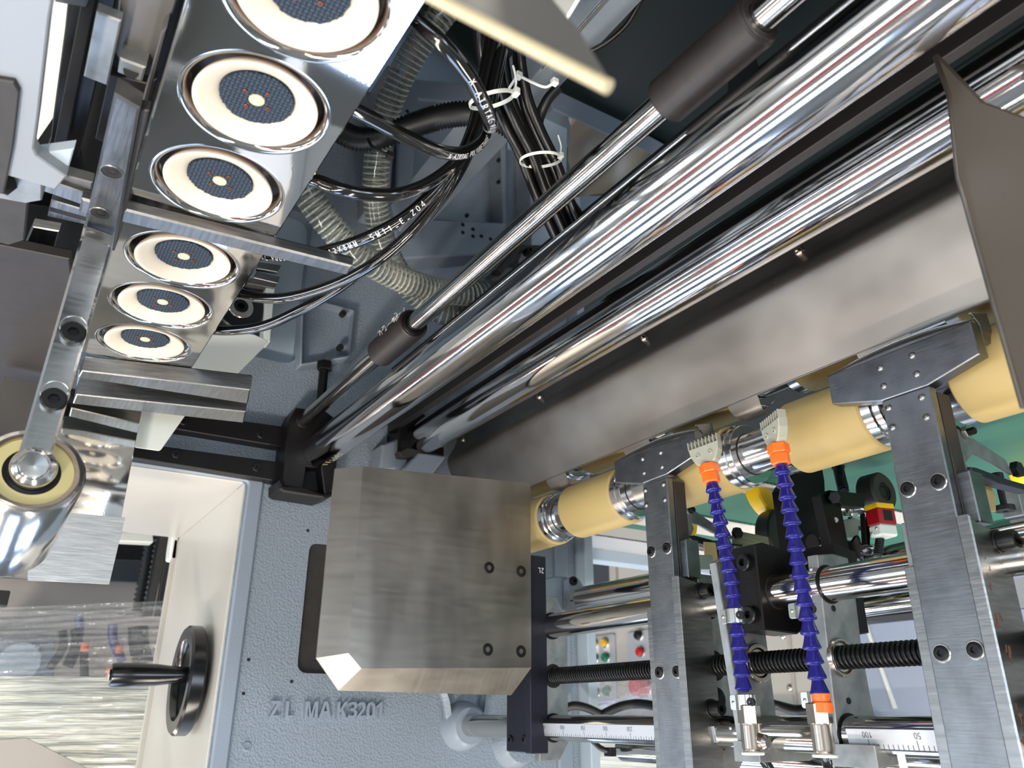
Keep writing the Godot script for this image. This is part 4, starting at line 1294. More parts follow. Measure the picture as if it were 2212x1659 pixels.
func suction_plates() -> void:
	var y := 0.425
	var cups := [[0.972, -0.087], [0.855, -0.087], [0.738, -0.087], [0.591, -0.087], [0.476, -0.087], [0.361, -0.087]]
	for k in 2:
		var t := thing("suction_plate", ["polished suction plate with the three largest cups", "dull polished suction plate with the three smaller, farther cups"][k], "plate", P([0.9, 0.47][k], y, -0.087))
		var x0: float = [0.685, 0.292][k]
		var x1: float = [1.16, 0.655][k]
		var cs := []
		for i in 3 if k == 1 else 4:
			var c: Array = [1.089, -0.087] if k == 0 and i == 3 else cups[i + k * 3]
			cs.append(Vector2(c[0], c[1]))
		cs.sort_custom(func(p, q): return p.x < q.x)
		part("plate", holed_plate(x0, x1, -0.153, -0.022, y, 0.008, cs, 0.0535), ["mirror_steel", "polished_plate"][k], t)
		part("side_lip", B.new().box(P(x0, y + 0.001, -0.0235), P(x1, y + 0.03, -0.0215), 0.0005), "polished_plate", t)
		part("back_box", B.new().box(P(x0, y + 0.035, -0.15), P(x1, y + 0.045, -0.025), 0), "dull_grey", t)
		for h in 3 if k == 1 else 4:
			var c: Array = [1.089, -0.087] if k == 0 and h == 3 else cups[h + k * 3]
			part("recess_rim", B.new().lathe([Vector2(0.0475, -0.012), Vector2(0.0490, -0.006), Vector2(0.0515, -0.001), Vector2(0.0545, 0.0004), Vector2(0.0560, 0.0001)], P(c[0], y, c[1]), P(0, -1, 0), 96), "polished_plate", t)
	var names := ["white suction cup cut off by the upper edge of the photo", "white suction cup in the middle of the polished plate", "white suction cup at the lower end of the polished plate, above the cross bar", "white suction cup directly below the cross bar, largest on the dull plate", "white suction cup in the middle of the dull plate", "white suction cup farthest away, at the lower end of the dull plate"]
	for k in 6:
		var c := P(cups[k][0], y, cups[k][1])
		var t := thing("suction_cup", names[k], "suction cup", c, "suction cups in the two plates")
		var tilt := Basis(P(1, 0, 0.3).normalized(), [0.0, 0.02, -0.05, 0.05, 0.03, 0.05][k])
		var xf := Transform3D(tilt, c) * Transform3D(Basis(), -c)
		var b := B.new()
		b.xf = xf
		b.lathe([Vector2(0.030, -0.018), Vector2(0.036, -0.015), Vector2(0.0445, -0.004), Vector2(0.0457, -0.0012), Vector2(0.0455, 0.0002), Vector2(0.0440, 0.0006), Vector2(0.0410, -0.0006), Vector2(0.0340, -0.0048), Vector2(0.0295, -0.0075), Vector2(0.0275, -0.0100)], c, P(0, -1, 0), 96)
		part("cup_lip", b, "cup_white", t)
		b = B.new()
		b.xf = xf
		# a disc of coarse cloth with a ragged rim
		var rng := RandomNumberGenerator.new()
		rng.seed = 30 + k
		var rim := []
		for i in 96: rim.append(0.0270 + rng.randf_range(-0.0007, 0.0009))
		for i in 96:
			var a0 := TAU * i / 96.0
			var a1 := TAU * (i + 1) / 96.0
			var p0: Vector3 = c + P(cos(a0), 0, sin(a0)) * rim[i] + P(0, 0.0068, 0)
			var p1: Vector3 = c + P(cos(a1), 0, sin(a1)) * rim[(i + 1) % 96] + P(0, 0.0068, 0)
			b.tri(c + P(0, 0.0064, 0), p0, p1, P(0, -1, 0))
			b.quad(p0, p1, p1 + P(0, 0.0025, 0), p0 + P(0, 0.0025, 0), p0 - c)
		part("mesh_pad", b, "mesh_cloth", t)
		b = B.new()
		b.xf = xf
		b.lathe([Vector2(0.0062, -0.007), Vector2(0.0058, -0.0055), Vector2(0.0046, -0.005), Vector2(0.0022, -0.0056), Vector2(0, -0.0056)], c, P(0, -1, 0), 11)
		part("glue_plug", b, "clear_glue", t)
		for i in 4:
			b = B.new()
			b.xf = xf
			var a := PI / 4 + i * PI / 2 + 0.3
			b.ring(c + P(cos(a) * 0.0115, 0.0066, sin(a) * 0.0115), c + P(cos(a) * 0.0115, 0.0056, sin(a) * 0.0115), 0.0017, 0.0008, 12, 0.0002)
			part("eyelet", b, "copper", t)

func cross_bars() -> void:
	var b := B.new().prism(pv([[0.695, -0.229], [0.676, -0.231], [0.652, 0.012], [0.675, 0.012]]), 1, 0.412, 0.4245, 0.0018)
	solo("cross_bar", b, "ground_steel", "steel cross bar between the two suction plates", "bar", P(0.68, 0.418, -0.1))
	b = B.new().prism(pv([[0.3366, -0.2272], [0.2833, -0.2379], [0.26, -0.0266], [0.2856, -0.0284]]), 1, 0.402, 0.4245, 0.0015)
	solo("cross_bar", b, "ground_steel", "steel cross bar at the lower end of the dull suction plate", "bar", P(0.29, 0.412, -0.1))
	b = B.new().prism(pv([[0.2489, -0.2446], [0.2001, -0.2543], [0.1501, -0.0301], [0.1914, -0.0309]]), 1, 0.402, 0.430, 0.0015)
	solo("cross_bar", b, "ground_steel", "lowest steel cross bar, along the top of the mirror plate", "bar", P(0.2, 0.412, -0.1))
	# upright mirror plate below the last bar
	var m := thing("mirror_plate", "mirror-bright steel plate hanging at the end of the suction plates", "plate", P(0.14, 0.3, -0.05))
	part("plate", B.new().prism(pv([[0.428, -0.120], [0.428, 0.06], [0.162, 0.06], [0.162, -0.121]]), 0, 0.136, 0.140, 0.0005), "mirror_steel", m)
	part("brushed_lower", B.new().prism(pv([[0.2541, -0.1254], [0.1622, -0.1219], [0.159, -0.0262], [0.2503, -0.0072]]), 0, 0.1400, 0.1407, 0.0002), "brushed_bright", m, "unpolished brushed lower part")

func arm() -> void:
	var t := thing("roller_lever", "grey steel arm with deep screw holes, carrying the cam roller", "arm", P(0.66, 0.38, 0.0))
	var f := [[0.3872, 0.0055], [0.3849, -0.0197], [0.1873, -0.0116], [0.1834, 0.011]]
	part("upright", B.new().prism(rounded([f[0], f[1], f[2], [f[2][0] - 0.014, f[2][1] + 0.006], [f[3][0] - 0.014, f[3][1] - 0.006], f[3]], 0.006), 0, 0.635, 0.66, 0.002), "aluminium", t)
	part("step", B.new().prism(pv([[f[0][0] + 0.016, f[0][1]], [f[1][0] + 0.016, f[1][1]], f[1], f[0]]), 0, 0.635, 0.651, 0.002), "aluminium", t)
	part("bar", B.new().prism(pv([[0.8374, 0.0056], [0.8307, -0.0125], [0.6093, -0.0237], [0.6192, 0.005]]), 1, 0.405, 0.422, 0.002), "post_steel", t)
	part("bar_side", B.new().prism(pv([[0.8215, -0.0127], [0.8231, -0.0188], [0.6392, -0.0249], [0.5963, -0.0241]]), 1, 0.412, 0.422, 0.001), "brown_coat", t)
	for q in [P(0.741, 0.405, -0.0051), P(0.6731, 0.405, -0.0047)]:
		part("counterbore", B.new().ring(q + P(0, 0.003, 0), q - P(0, 0.0007, 0), 0.0090, 0.0080, 36, 0.0004), "ground_steel", t)
		part("hole", B.new().cyl(q + P(0, 0.004, 0), q - P(0, 0.0002, 0), 0.0080, 32, 0.0001), "soft_black", t)
		part("screw", B.new().ring(q + P(0.0005, 0.002, 0), q + P(0.0005, -0.0004, 0), 0.0055, 0.0030, 24, 0.0006), "screw_black", t)
	for q in [P(0.66, 0.2993, -0.0056), P(0.66, 0.2394, -0.0035)]:
		part("counterbore", B.new().ring(q - P(0.004, 0, 0), q + P(0.0008, 0, 0), 0.0108, 0.0098, 36, 0.0005), "zinc", t)
	for q in [P(0.66, 0.2925, -0.0059), P(0.66, 0.2322, -0.0036)]:
		part("screw", screw_head(q - P(0.001, 0, 0), P(1, 0, 0), 0.0098, 0.007), "screw_black", t)
	var o := P(0.655, 0.1767, -0.0013)
	part("boss", B.new().lathe([Vector2(0.0165, -0.02), Vector2(0.0170, 0.0), Vector2(0.0155, 0.006), Vector2(0.0115, 0.009), Vector2(0.0105, 0.0085), Vector2(0.0095, 0.0095), Vector2(0, 0.0100)], o, P(1, 0, 0), 40), "aluminium", t)
	var r := thing("cam_roller", "large bright cam roller with a ball bearing at the arm's end", "roller", o)
	var e := P(0.53, 0.1404, 0.0081)
	var d := (e - o).normalized()
	part("drum", B.new().lathe([Vector2(0.031, 0.004), Vector2(0.0365, 0.003), Vector2(0.0385, 0.006), Vector2(0.0385, o.distance_to(e) - 0.012), Vector2(0.034, o.distance_to(e)), Vector2(0, o.distance_to(e))], o, d, 72), "aluminium", r)
	part("bearing_ring", B.new().ring(o + d * 0.007, o + d * 0.0022, 0.0335, 0.030, 60, 0.0008), "nickel", r)
	part("bearing_shield", B.new().ring(o + d * 0.009, o + d * 0.005, 0.0305, 0.0205, 60, 0.0008), "chalk_yellow", r)
	part("bearing_bore", B.new().ring(o + d * 0.012, o + d * 0.0055, 0.0215, 0.0165, 48, 0.0008), "screw_black", r)

func slab(called: String, label: String, cat: String, pts: Array, y: float, thick: float, mt: String, base := P(0.9, 0.5, 0.05)) -> Node3D:
	var t := thing(called, label, cat, P(pts[0][0], y, pts[0][1]))
	part("body", B.new().prism(pv(pts), 1, y, y + thick, 0.0012), mt, t)
	return t

func upper_left() -> void:
	var w := slab("white_bracket", "white painted bracket plate at the upper left edge, out of focus", "bracket", [[0.9117, 0.0941], [0.934, 0.0474], [0.8934, 0.0489], [0.7904, 0.0491], [0.7465, 0.0497], [0.7381, 0.0467], [0.7218, 0.0251], [0.6978, 0.031], [0.6977, 0.0956]], 0.40, 0.012, "bracket_paint")
	part("window_edge", B.new().prism(pv([[0.8149, 0.0938], [0.8244, 0.0646], [0.8154, 0.0609], [0.7456, 0.0623], [0.6743, 0.0664], [0.6561, 0.0949]]), 1, 0.396, 0.402, 0.001), "dark_plate", w)
	part("inner_plate", B.new().prism(pv([[0.7205, 0.0542], [0.7484, 0.0238], [0.7042, 0.0259], [0.7113, 0.0505]]), 1, 0.41, 0.42, 0.001), "pale_paint", w)
	slab("back_plate", "pale back plate seen through the gap beside the white bracket", "plate", [[0.7382, 0.0727], [0.7532, 0.049], [0.5817, 0.051], [0.5023, 0.0705], [0.6896, 0.0767]], 0.56, 0.01, "white_paint")
	var k := slab("slide_carriage", "black slide carriage between the white bracket and the steel blocks", "carriage", [[0.7803, 0.0551], [0.8021, 0.0206], [0.5422, 0.0258], [0.4363, 0.0061], [0.4193, 0.0666], [0.559, 0.0536], [0.7263, 0.0539]], 0.54, 0.012, "black_steel")
	part("guide_rail", B.new().prism(pv([[0.7981, 0.0431], [0.8043, 0.0333], [0.573, 0.0374], [0.566, 0.0485]]), 1, 0.52, 0.53, 0.001), "soft_black", k)
	slab("top_rail", "dark grooved rail crossing behind the white bracket", "rail", [[0.8086, 0.059], [0.8188, 0.035], [0.8034, 0.0372], [0.7959, 0.0587]], 0.50, 0.012, "grey_panel")
	slab("ground_block", "flat ground steel block with scratches, left of the mounting block", "block", [[0.8479, 0.0283], [0.8485, 0.0121], [0.7731, 0.012], [0.7739, 0.0292]], 0.46, 0.01, "plate_grey")
	var m := slab("mounting_block", "dark grey mounting block with a deep hole and a bored step", "block", [[0.8778, 0.0187], [0.9016, -0.0188], [0.8177, -0.0185], [0.7944, -0.0129], [0.7897, 0.0081], [0.7977, 0.0131]], 0.475, 0.02, "dull_grey")
	part("hole", B.new().cyl(P(0.8085, 0.4745, -0.0013), P(0.8068, 0.476, -0.0013), 0.0085, 28, 0.0002), "soft_black", m)
	part("step", B.new().prism(pv([[0.8097, 0.0081], [0.8099, -0.0106], [0.792, -0.0104], [0.7923, 0.0074]]), 1, 0.46, 0.48, 0.0015), "plate_grey", m)
	part("step_hole", B.new().cyl(P(0.8008, 0.4595, -0.0014), P(0.799, 0.461, -0.0014), 0.0055, 24, 0.0002), "soft_black", m)
	part("base", B.new().prism(pv([[0.7382, 0.0136], [0.7436, -0.0148], [0.7544, -0.0219], [0.6633, -0.0212], [0.6326, -0.0102], [0.6411, 0.0138]]), 1, 0.50, 0.51, 0.001), "black_oxide", m)
	part("side_wall", B.new().prism(pv([[0.8532, -0.0141], [0.8598, -0.0167], [0.719, -0.0195], [0.7158, -0.0144]]), 1, 0.46, 0.48, 0.001), "dull_grey", m)
	slab("cross_rod_bar", "flat bronze-grey bar crossing behind the steel arm", "bar", [[0.6277, 0.047], [0.6238, 0.0077], [0.6011, 0.0078], [0.606, 0.0464]], 0.45, 0.012, "ground_steel")
	slab("cross_rod_bar", "dark upper edge bar crossing behind the white bracket's foot", "bar", [[0.6315, 0.0779], [0.6372, 0.007], [0.6181, 0.0065], [0.6092, 0.0802]], 0.455, 0.012, "dull_grey")
	var c := slab("clamp_piece", "pale grey clamp piece with a bolt at the left edge", "clamp", [[0.6687, 0.0939], [0.6773, 0.0508], [0.6834, 0.0436], [0.6398, 0.0416], [0.6275, 0.0532], [0.6194, 0.0938]], 0.42, 0.018, "plate_grey")
	part("bolt", B.new().hex(P(0.6493, 0.421, 0.0711), P(0.6645, 0.412, 0.0696), 0.010, 0.0012), "screw_black", c)
	var g := slab("guide_shoe", "small bright slotted guide shoe behind the steel arm", "guide", [[0.5607, 0.0389], [0.5596, 0.0056], [0.5311, 0.0044], [0.5263, 0.0399]], 0.47, 0.012, "ground_steel")
	part("slot", B.new().prism(pv([[0.547, 0.0387], [0.5468, 0.0059], [0.5392, 0.0056], [0.5393, 0.039]]), 1, 0.4695, 0.472, 0.0003), "soft_black", g)
	slab("slotted_bar", "grey grooved bar standing in the gap above the brown plate", "bar", [[0.4879, 0.0521], [0.4934, 0.0274], [0.4132, 0.0306], [0.4053, 0.0616]], 0.475, 0.012, "ground_steel")
	slab("brown_plate", "large dark brown-grey plate behind the steel arm", "plate", [[0.4862, 0.1521], [0.5045, 0.0118], [0.4171, 0.0005], [-0.0671, 0.0222], [-0.073, 0.1809]], 0.44, 0.012, "brown_coat")
	slab("black_guard", "black guard plate at the left edge above the brown plate", "plate", [[0.6002, 0.0961], [0.6126, 0.0531], [0.5385, 0.0527], [0.5209, 0.0648], [0.5206, 0.096]], 0.43, 0.01, "dark_plate")
	slab("rust_bar", "dark reddish bar behind the arm, under the brown plate", "bar", [[-0.0277, 0.1786], [0.0234, 0.0019], [-0.0469, -0.0093], [-0.1211, 0.1834]], 0.44, 0.01, "brown_coat")
	slab("inner_frame", "dark frame piece behind the cam roller", "frame", [[-0.1547, 0.1876], [-0.0914, -0.0103], [-0.2209, -0.0564], [-0.4144, -0.0246], [-0.4532, 0.2029]], 0.45, 0.01, "dull_grey")
	solo("unseen_bed_frame", B.new().box(P(0.02, 0.63, 0.12), P(1.72, 0.68, 0.95), 0.004), "dull_grey", "unseen dark bed frame beyond the left edge, shades the casting behind the tubes", "bed", P(0.8, 0.66, 0.5))  # out of view, blocks light towards the casting behind the tubes
	slab("dark_backing", "dark backing plate deep behind the blocks", "plate", [[0.6619, 0.1598], [0.7811, -0.0285], [0.5543, -0.0318], [0.2781, -0.0418], [0.0901, 0.0174], [-0.01, 0.1746]], 0.62, 0.01, "soft_black")

func white_housings() -> void:
	var t := thing("white_housing", "white sheet housing with the black drive pulley, under the tubes", "housing", P(0.1, 0.6, -0.25))
	part("front_sheet", B.new().prism(rounded([[0.5812, -0.1852], [0.5959, -0.2723], [0.5891, -0.2999], [0.5182, -0.2549], [0.5129, -0.2466], [0.5123, -0.1741]], 0.003), 0, 0.098, 0.10, 0.0005), "white_paint", t)
	part("side_sheet", B.new().prism(pv([[0.6905, -0.2819], [0.7022, -0.296], [0.5893, -0.3007], [0.5935, -0.2899]]), 0, 0.07, 0.10, 0.0005), "white_paint", t)
	part("back_sheet", B.new().prism(pv([[0.7016, -0.2094], [0.7409, -0.3048], [0.6137, -0.3059], [0.5995, -0.2009]]), 0, 0.045, 0.05, 0.0005), "dull_grey", t)
	part("top_strip", B.new().prism(pv([[0.7304, -0.262], [0.7355, -0.3006], [0.7198, -0.2959], [0.7157, -0.2598]]), 0, 0.10, 0.11, 0.0008), "ground_steel", t)
	part("top_strip", B.new().prism(pv([[0.7112, -0.2604], [0.712, -0.3009], [0.6981, -0.2984], [0.6962, -0.2567]]), 0, 0.10, 0.11, 0.0008), "ground_steel", t)
	part("slot_plate", B.new().prism(pv([[0.6971, -0.2516], [0.7009, -0.2996], [0.69, -0.2943], [0.6853, -0.2491]]), 0, 0.09, 0.105, 0.0008), "dull_grey", t)
	var o := P(0.09, 0.6463, -0.2465)
	var p := thing("drive_pulley", "black drive pulley with a bright bearing inside the white housing", "pulley", o)
	part("wheel", B.new().ring(o - P(0.03, 0, 0), o, 0.042, 0.02, 48, 0.003), "black_plastic", p)
	part("bearing", B.new().ring(o - P(0.02, 0, 0), o + P(0.002, 0, 0), 0.0215, 0.012, 40, 0.001), "nickel", p)
	part("hub", B.new().ring(o - P(0.02, 0, 0), o + P(0.003, 0, 0), 0.0125, 0.006, 32, 0.001), "screw_black", p)
	solo("white_sheet", B.new().prism(rounded([[0.4712, -0.1083], [0.467, -0.2015], [0.366, -0.1588], [0.3655, -0.1227]], 0.004), 0, 0.108, 0.110, 0.0005), "white_paint", "white sheet corner between the lowest cross bar and the black rails", "sheet", P(0.11, 0.3974, -0.153))
	solo("white_sheet", B.new().prism(pv([[0.4543, -0.0278], [0.4615, -0.1964], [0.4487, -0.201], [0.4262, -0.0303]]), 0, 0.148, 0.150, 0.0005), "pale_paint", "pale sheet showing between the two lower cross bars", "sheet", P(0.15, 0.4495, -0.1086))

func handwheel() -> void:
	var zc := -0.275
	var c := P(-0.1189, 0.053, -0.2927)
	var t := thing("handwheel", "black handwheel with a turning grip in the cream opening", "handwheel", c)
	var a := P(0.0, 0.0, 1).normalized()
	part("rim", B.new().lathe([Vector2(0.060, -0.010), Vector2(0.082, -0.012), Vector2(0.086, -0.008), Vector2(0.086, 0.010), Vector2(0.082, 0.014), Vector2(0.064, 0.013), Vector2(0.060, 0.008), Vector2(0.058, 0.0), Vector2(0.060, -0.010)], c, a, 72), "black_plastic", t)
	part("web", B.new().lathe([Vector2(0.0, -0.020), Vector2(0.026, -0.020), Vector2(0.030, -0.014), Vector2(0.062, -0.004), Vector2(0.062, 0.002), Vector2(0.028, -0.007), Vector2(0.014, -0.004), Vector2(0.0, -0.004)], c, a, 60), "black_plastic", t)
	part("hub", B.new().cyl(c - a * 0.034, c - a * 0.012, 0.026, 40, 0.003), "black_plastic", t)
	part("axle", B.new().cyl(c - a * 0.075, c - a * 0.03, 0.0125, 28), "screw_black", t)
	part("axle_collar", B.new().cyl(c - a * 0.085, c - a * 0.052, 0.022, 32, 0.002), "screw_black", t)
	var g := c + P(0.035, 0.006, 0)
	part("grip", B.new().lathe([Vector2(0.008, 0.0), Vector2(0.0125, 0.004), Vector2(0.0135, 0.03), Vector2(0.0165, 0.055), Vector2(0.0178, 0.085), Vector2(0.0178, 0.118), Vector2(0.0165, 0.121), Vector2(0, 0.121)], g, P(-0.06, -0.02, 1).normalized(), 36), "black_plastic", t)
	part("grip_bolt", B.new().hex(g + P(-0.06, -0.02, 1).normalized() * 0.121, g + P(-0.06, -0.02, 1).normalized() * 0.126, 0.010, 0.002), "zinc", t)

func tubes() -> void:
	var names := ["black air tube from behind the largest cup, bending towards the white cable tie", "black air tube leaving the polished plate beside the middle cup", "black air tube leaving the polished plate beside its lowest cup", "black air tube with white printing, passing behind the cross bar", "black air tube leaving the dull plate beside its upper cup", "lowest black air tube, leaving the dull plate beside its last cup"]
	var paths := [
		[P(0.9537, 0.4791, -0.1588), P(0.956, 0.4666, -0.1722), P(0.957, 0.455, -0.1931), P(0.9491, 0.4473, -0.2172), P(0.9346, 0.4405, -0.24), P(0.9125, 0.4489, -0.2594), P(0.8763, 0.4797, -0.2795), P(0.8344, 0.5249, -0.2995)],
		[P(0.8779, 0.4379, -0.1518), P(0.8762, 0.4372, -0.17), P(0.8704, 0.4382, -0.2008), P(0.8594, 0.4464, -0.2379), P(0.8488, 0.4643, -0.2681), P(0.8399, 0.4939, -0.2918), P(0.8355, 0.5249, -0.3014), P(0.8221, 0.5836, -0.3154), P(0.8123, 0.6489, -0.3301)],
		[P(0.7736, 0.4366, -0.1498), P(0.7803, 0.434, -0.1625), P(0.7888, 0.4273, -0.1813), P(0.7925, 0.4296, -0.2058), P(0.7994, 0.4365, -0.2316), P(0.8022, 0.4587, -0.2595), P(0.8082, 0.4908, -0.2846), P(0.8091, 0.5269, -0.2985), P(0.8113, 0.5727, -0.3068), P(0.8047, 0.6444, -0.3216), P(0.8048, 0.6875, -0.3285)],
		[P(0.587, 0.4589, -0.1611), P(0.6434, 0.4377, -0.186), P(0.6913, 0.4277, -0.209), P(0.7315, 0.4286, -0.2315), P(0.7577, 0.4416, -0.253), P(0.7757, 0.4661, -0.2726), P(0.791, 0.4996, -0.2912), P(0.7952, 0.5426, -0.3049), P(0.7971, 0.5893, -0.3119), P(0.7955, 0.652, -0.3212), P(0.7948, 0.6955, -0.3267)],
		[P(0.5038, 0.4522, -0.156), P(0.5356, 0.4362, -0.1785), P(0.5703, 0.4266, -0.2006), P(0.6097, 0.4249, -0.224), P(0.6501, 0.4282, -0.2449), P(0.6916, 0.4375, -0.263), P(0.725, 0.4576, -0.2801), P(0.7516, 0.4904, -0.2967), P(0.7693, 0.5318, -0.3127), P(0.7824, 0.5763, -0.319), P(0.7829, 0.6458, -0.3264), P(0.7872, 0.7035, -0.3288)],
		[P(0.4129, 0.4383, -0.1445), P(0.4498, 0.4284, -0.1702), P(0.491, 0.4247, -0.198), P(0.5347, 0.4306, -0.2223), P(0.5825, 0.4427, -0.2482), P(0.6273, 0.4567, -0.2677), P(0.6673, 0.4672, -0.2824), P(0.7, 0.4871, -0.2987), P(0.733, 0.5122, -0.3111), P(0.7498, 0.5536, -0.3257), P(0.7653, 0.6018, -0.3329), P(0.7761, 0.6656, -0.3408), P(0.7798, 0.7243, -0.3414)]]
	for k in 6:
		var c := curve(paths[k], 0.004)
		var t := thing("air_tube", names[k], "tube", c[0])
		part("tube", B.new().tube(c, 0.006, 18), "tube_black", t)
		var b := B.new()
		if k == 0:
			text_along(b, "X AIRTAC POLYURETHANE", 0.0046, c, 0.072, 0.006, P(1.36, 0, 0), 0.0052)
		elif k == 1:
			text_along(b, "X AIRTAC POLYURETHANE", 0.0045, c, 0.098, 0.006, P(1.36, -0.35, 0), 0.0034)
		elif k == 3:
			text_along(b, "AC POLYURETHANE  12X8MM  SM11-E-Z04", 0.0052, c, 0.012, 0.006, P(1.36, -0.35, 0), 0.0062)
		if b.v.size(): part("printed_lettering", b, "print_white", t)
	# cable bundle behind the tubes
	var rng := RandomNumberGenerator.new()
	rng.seed = 9
	var bundle := [[1030, 0.0], [1052, 0.01], [1072, -0.01], [1094, 0.02]]
	for i in 6:
		var o := P(0, 0.0, -0.012) * (i - 2.5)
		var p := []
		for q in [P(0.7568, 0.7799, -0.363), P(0.7415, 0.739, -0.3708), P(0.715, 0.7024, -0.398), P(0.6898, 0.6811, -0.4358), P(0.6673, 0.6628, -0.4754), P(0.6409, 0.6365, -0.5152), P(0.6087, 0.6073, -0.5684), P(0.5689, 0.5854, -0.6241)]:
			p.append(q + o + P(0, 0, 0.004 * sin(i * 3.0)) + P(0.010 * sin(i * 2.0), 0, 0))
		solo("air_line", B.new().tube(curve(p, 0.008), 0.0066, 14), "line_black", ["leftmost", "second", "third", "fourth", "fifth", "rightmost"][i] + " black air line of the tied bundle behind the thin rod" + ("" if i in [0, 5] else ", counted from the left"), "tube", p[0], "black air lines in the tied bundle")
	solo("signal_cable", B.new().tube(curve([P(0.7176, 0.7443, -0.4712), P(0.7038, 0.7278, -0.4623), P(0.6819, 0.7071, -0.4639), P(0.6667, 0.6804, -0.4811), P(0.6506, 0.6593, -0.5127), P(0.6384, 0.637, -0.5516), P(0.6142, 0.6184, -0.6091)], 0.006), 0.0068, 14), "rubber", "single black cable looping right of the tied bundle", "cable", P(0.7176, 0.7443, -0.4712))
	solo("signal_cable", B.new().tube(curve([P(0.8034, 0.8853, -0.5584), P(0.7915, 0.8683, -0.5528), P(0.7679, 0.8508, -0.5492), P(0.7408, 0.8374, -0.537), P(0.7136, 0.83, -0.5198)], 0.006), 0.0035, 12), "rubber", "thin black cable curving along the grey square beam", "cable", P(0.7915, 0.8683, -0.5528))
	var zt := [[P(0.8575, 0.5298, -0.2918), 0.022, 0.5, "big white cable tie holding the air tubes together"], [P(0.7544, 0.6985, -0.3824), 0.020, -0.5, "white cable tie with a long tail beside the grey beam"], [P(0.6893, 0.6462, -0.4624), 0.027, 0.25, "white cable tie round the black bundle above the thin rod"]]
	for k in 3:
		var o: Vector3 = zt[k][0]
		var t := thing("cable_tie", zt[k][3], "cable tie", o)
		var w := P(0.25, 1, zt[k][2]).normalized()
		if k == 1:
			part("strap", B.new().tube(curve([P(0.7439, 0.6784, -0.3814), P(0.7571, 0.6801, -0.3807), P(0.7608, 0.6841, -0.3835), P(0.7669, 0.6772, -0.3986), P(0.7732, 0.6723, -0.4125), P(0.7801, 0.6772, -0.4195)], 0.004), 0.0018, 8), "tie_white", t)
			part("head", B.new().box(P(0.7609, 0.6845, -0.3833) - P(0.004, 0.004, 0.004), P(0.7609, 0.6845, -0.3833) + P(0.004, 0.004, 0.004), 0.001), "tie_white", t)
			part("head", B.new().box(P(0.7808, 0.6777, -0.4203) - P(0.004, 0.004, 0.004), P(0.7808, 0.6777, -0.4203) + P(0.004, 0.004, 0.004), 0.001), "tie_white", t)
			continue
		part("strap", B.new().ring(o - w * 0.0018, o + w * 0.0018, zt[k][1], zt[k][1] - 0.0011, 40, 0.0003), "tie_white", t)
		part("head", B.new().box(o + P(0.016, -0.004, zt[k][1] * -0.5), o + P(0.024, 0.004, zt[k][1] * -0.5 - 0.006), 0.001), "tie_white", t)
		part("tail", B.new().tube(curve([o + P(0.018, 0, -zt[k][1] * 0.6), o + P(0.022, 0.012, -zt[k][1] * 0.6), o + P(0.02, 0.03, -zt[k][1] * 0.5)], 0.004), 0.0011, 6), "tie_white", t)
	var bt := thing("cable_tie", "black cable tie round the corrugated conduit and the clear hose", "cable tie", P(0.4907, 0.7393, -0.3174))
	part("strap", B.new().tube(curve([P(0.5041, 0.7367, -0.3001), P(0.5194, 0.7128, -0.3023), P(0.5246, 0.7059, -0.3162), P(0.5208, 0.7101, -0.3271)], 0.004), 0.0022, 8), "soft_black", bt)
	part("head", B.new().box(P(0.5204, 0.709, -0.3274) - P(0.005, 0.005, 0.005), P(0.5204, 0.709, -0.3274) + P(0.005, 0.005, 0.005), 0.001), "soft_black", bt)
	# corrugated conduit
	var cc := curve([P(0.445, 0.7836, -0.2709), P(0.4563, 0.7701, -0.2995), P(0.4748, 0.7721, -0.3275), P(0.501, 0.7858, -0.3585), P(0.538, 0.7926, -0.3918), P(0.5678, 0.7901, -0.4208), P(0.5881, 0.7829, -0.4587), P(0.5921, 0.7703, -0.4954)], 0.003)
	var rad := PackedFloat32Array()
	for i in cc.size(): rad.append(0.0165 + 0.0018 * (1 if (i % 2) == 0 else -1))
	solo("conduit", B.new().tube(cc, 0.017, 18, rad), "rubber", "black corrugated conduit crossing behind the clear hose", "conduit", cc[0])
	# clear suction hoses with a white coil
	var hn := ["clear suction hose with white coil, hanging in the middle and bending to the right", "clear suction hose with white coil, coming from behind the polished plate"]
	var hp := [[P(0.5544, 1.0211, -0.4015), P(0.5235, 0.9816, -0.3832), P(0.4812, 0.9432, -0.3664), P(0.4324, 0.9046, -0.3598), P(0.3772, 0.8642, -0.3647), P(0.3357, 0.8147, -0.3782), P(0.2931, 0.7762, -0.4017), P(0.2569, 0.7352, -0.4374), P(0.2396, 0.6941, -0.4828), P(0.2318, 0.6726, -0.528), P(0.2365, 0.6578, -0.5676), P(0.2443, 0.661, -0.5979)], [P(0.3946, 0.7389, -0.2259), P(0.3842, 0.7017, -0.2589), P(0.3701, 0.6694, -0.3025), P(0.353, 0.6507, -0.3511), P(0.3336, 0.6454, -0.4058), P(0.3182, 0.6475, -0.4612), P(0.3066, 0.6562, -0.5175), P(0.3064, 0.6661, -0.5706), P(0.308, 0.6782, -0.6044)]]
	for k in 2:
		var c := curve(hp[k], 0.006)
		var t := thing("suction_hose", hn[k], "hose", c[0])
		part("wall", B.new().tube(c, 0.0215, 24), "hose_clear", t)
		part("coil", spiral_along(c, 0.0198, 0.0088, 0.0021, 16), "hose_coil", t)
		var e := c[c.size() - 1]
		var d := (e - c[c.size() - 6]).normalized()
		part("cuff", B.new().ring(e - d * 0.018, e + d * 0.004, 0.0232, 0.021, 36, 0.001), "hose_clear", t)
		part("spout", B.new().cyl(e - d * 0.01, e + d * 0.03, 0.019, 32), "dull_grey", t)
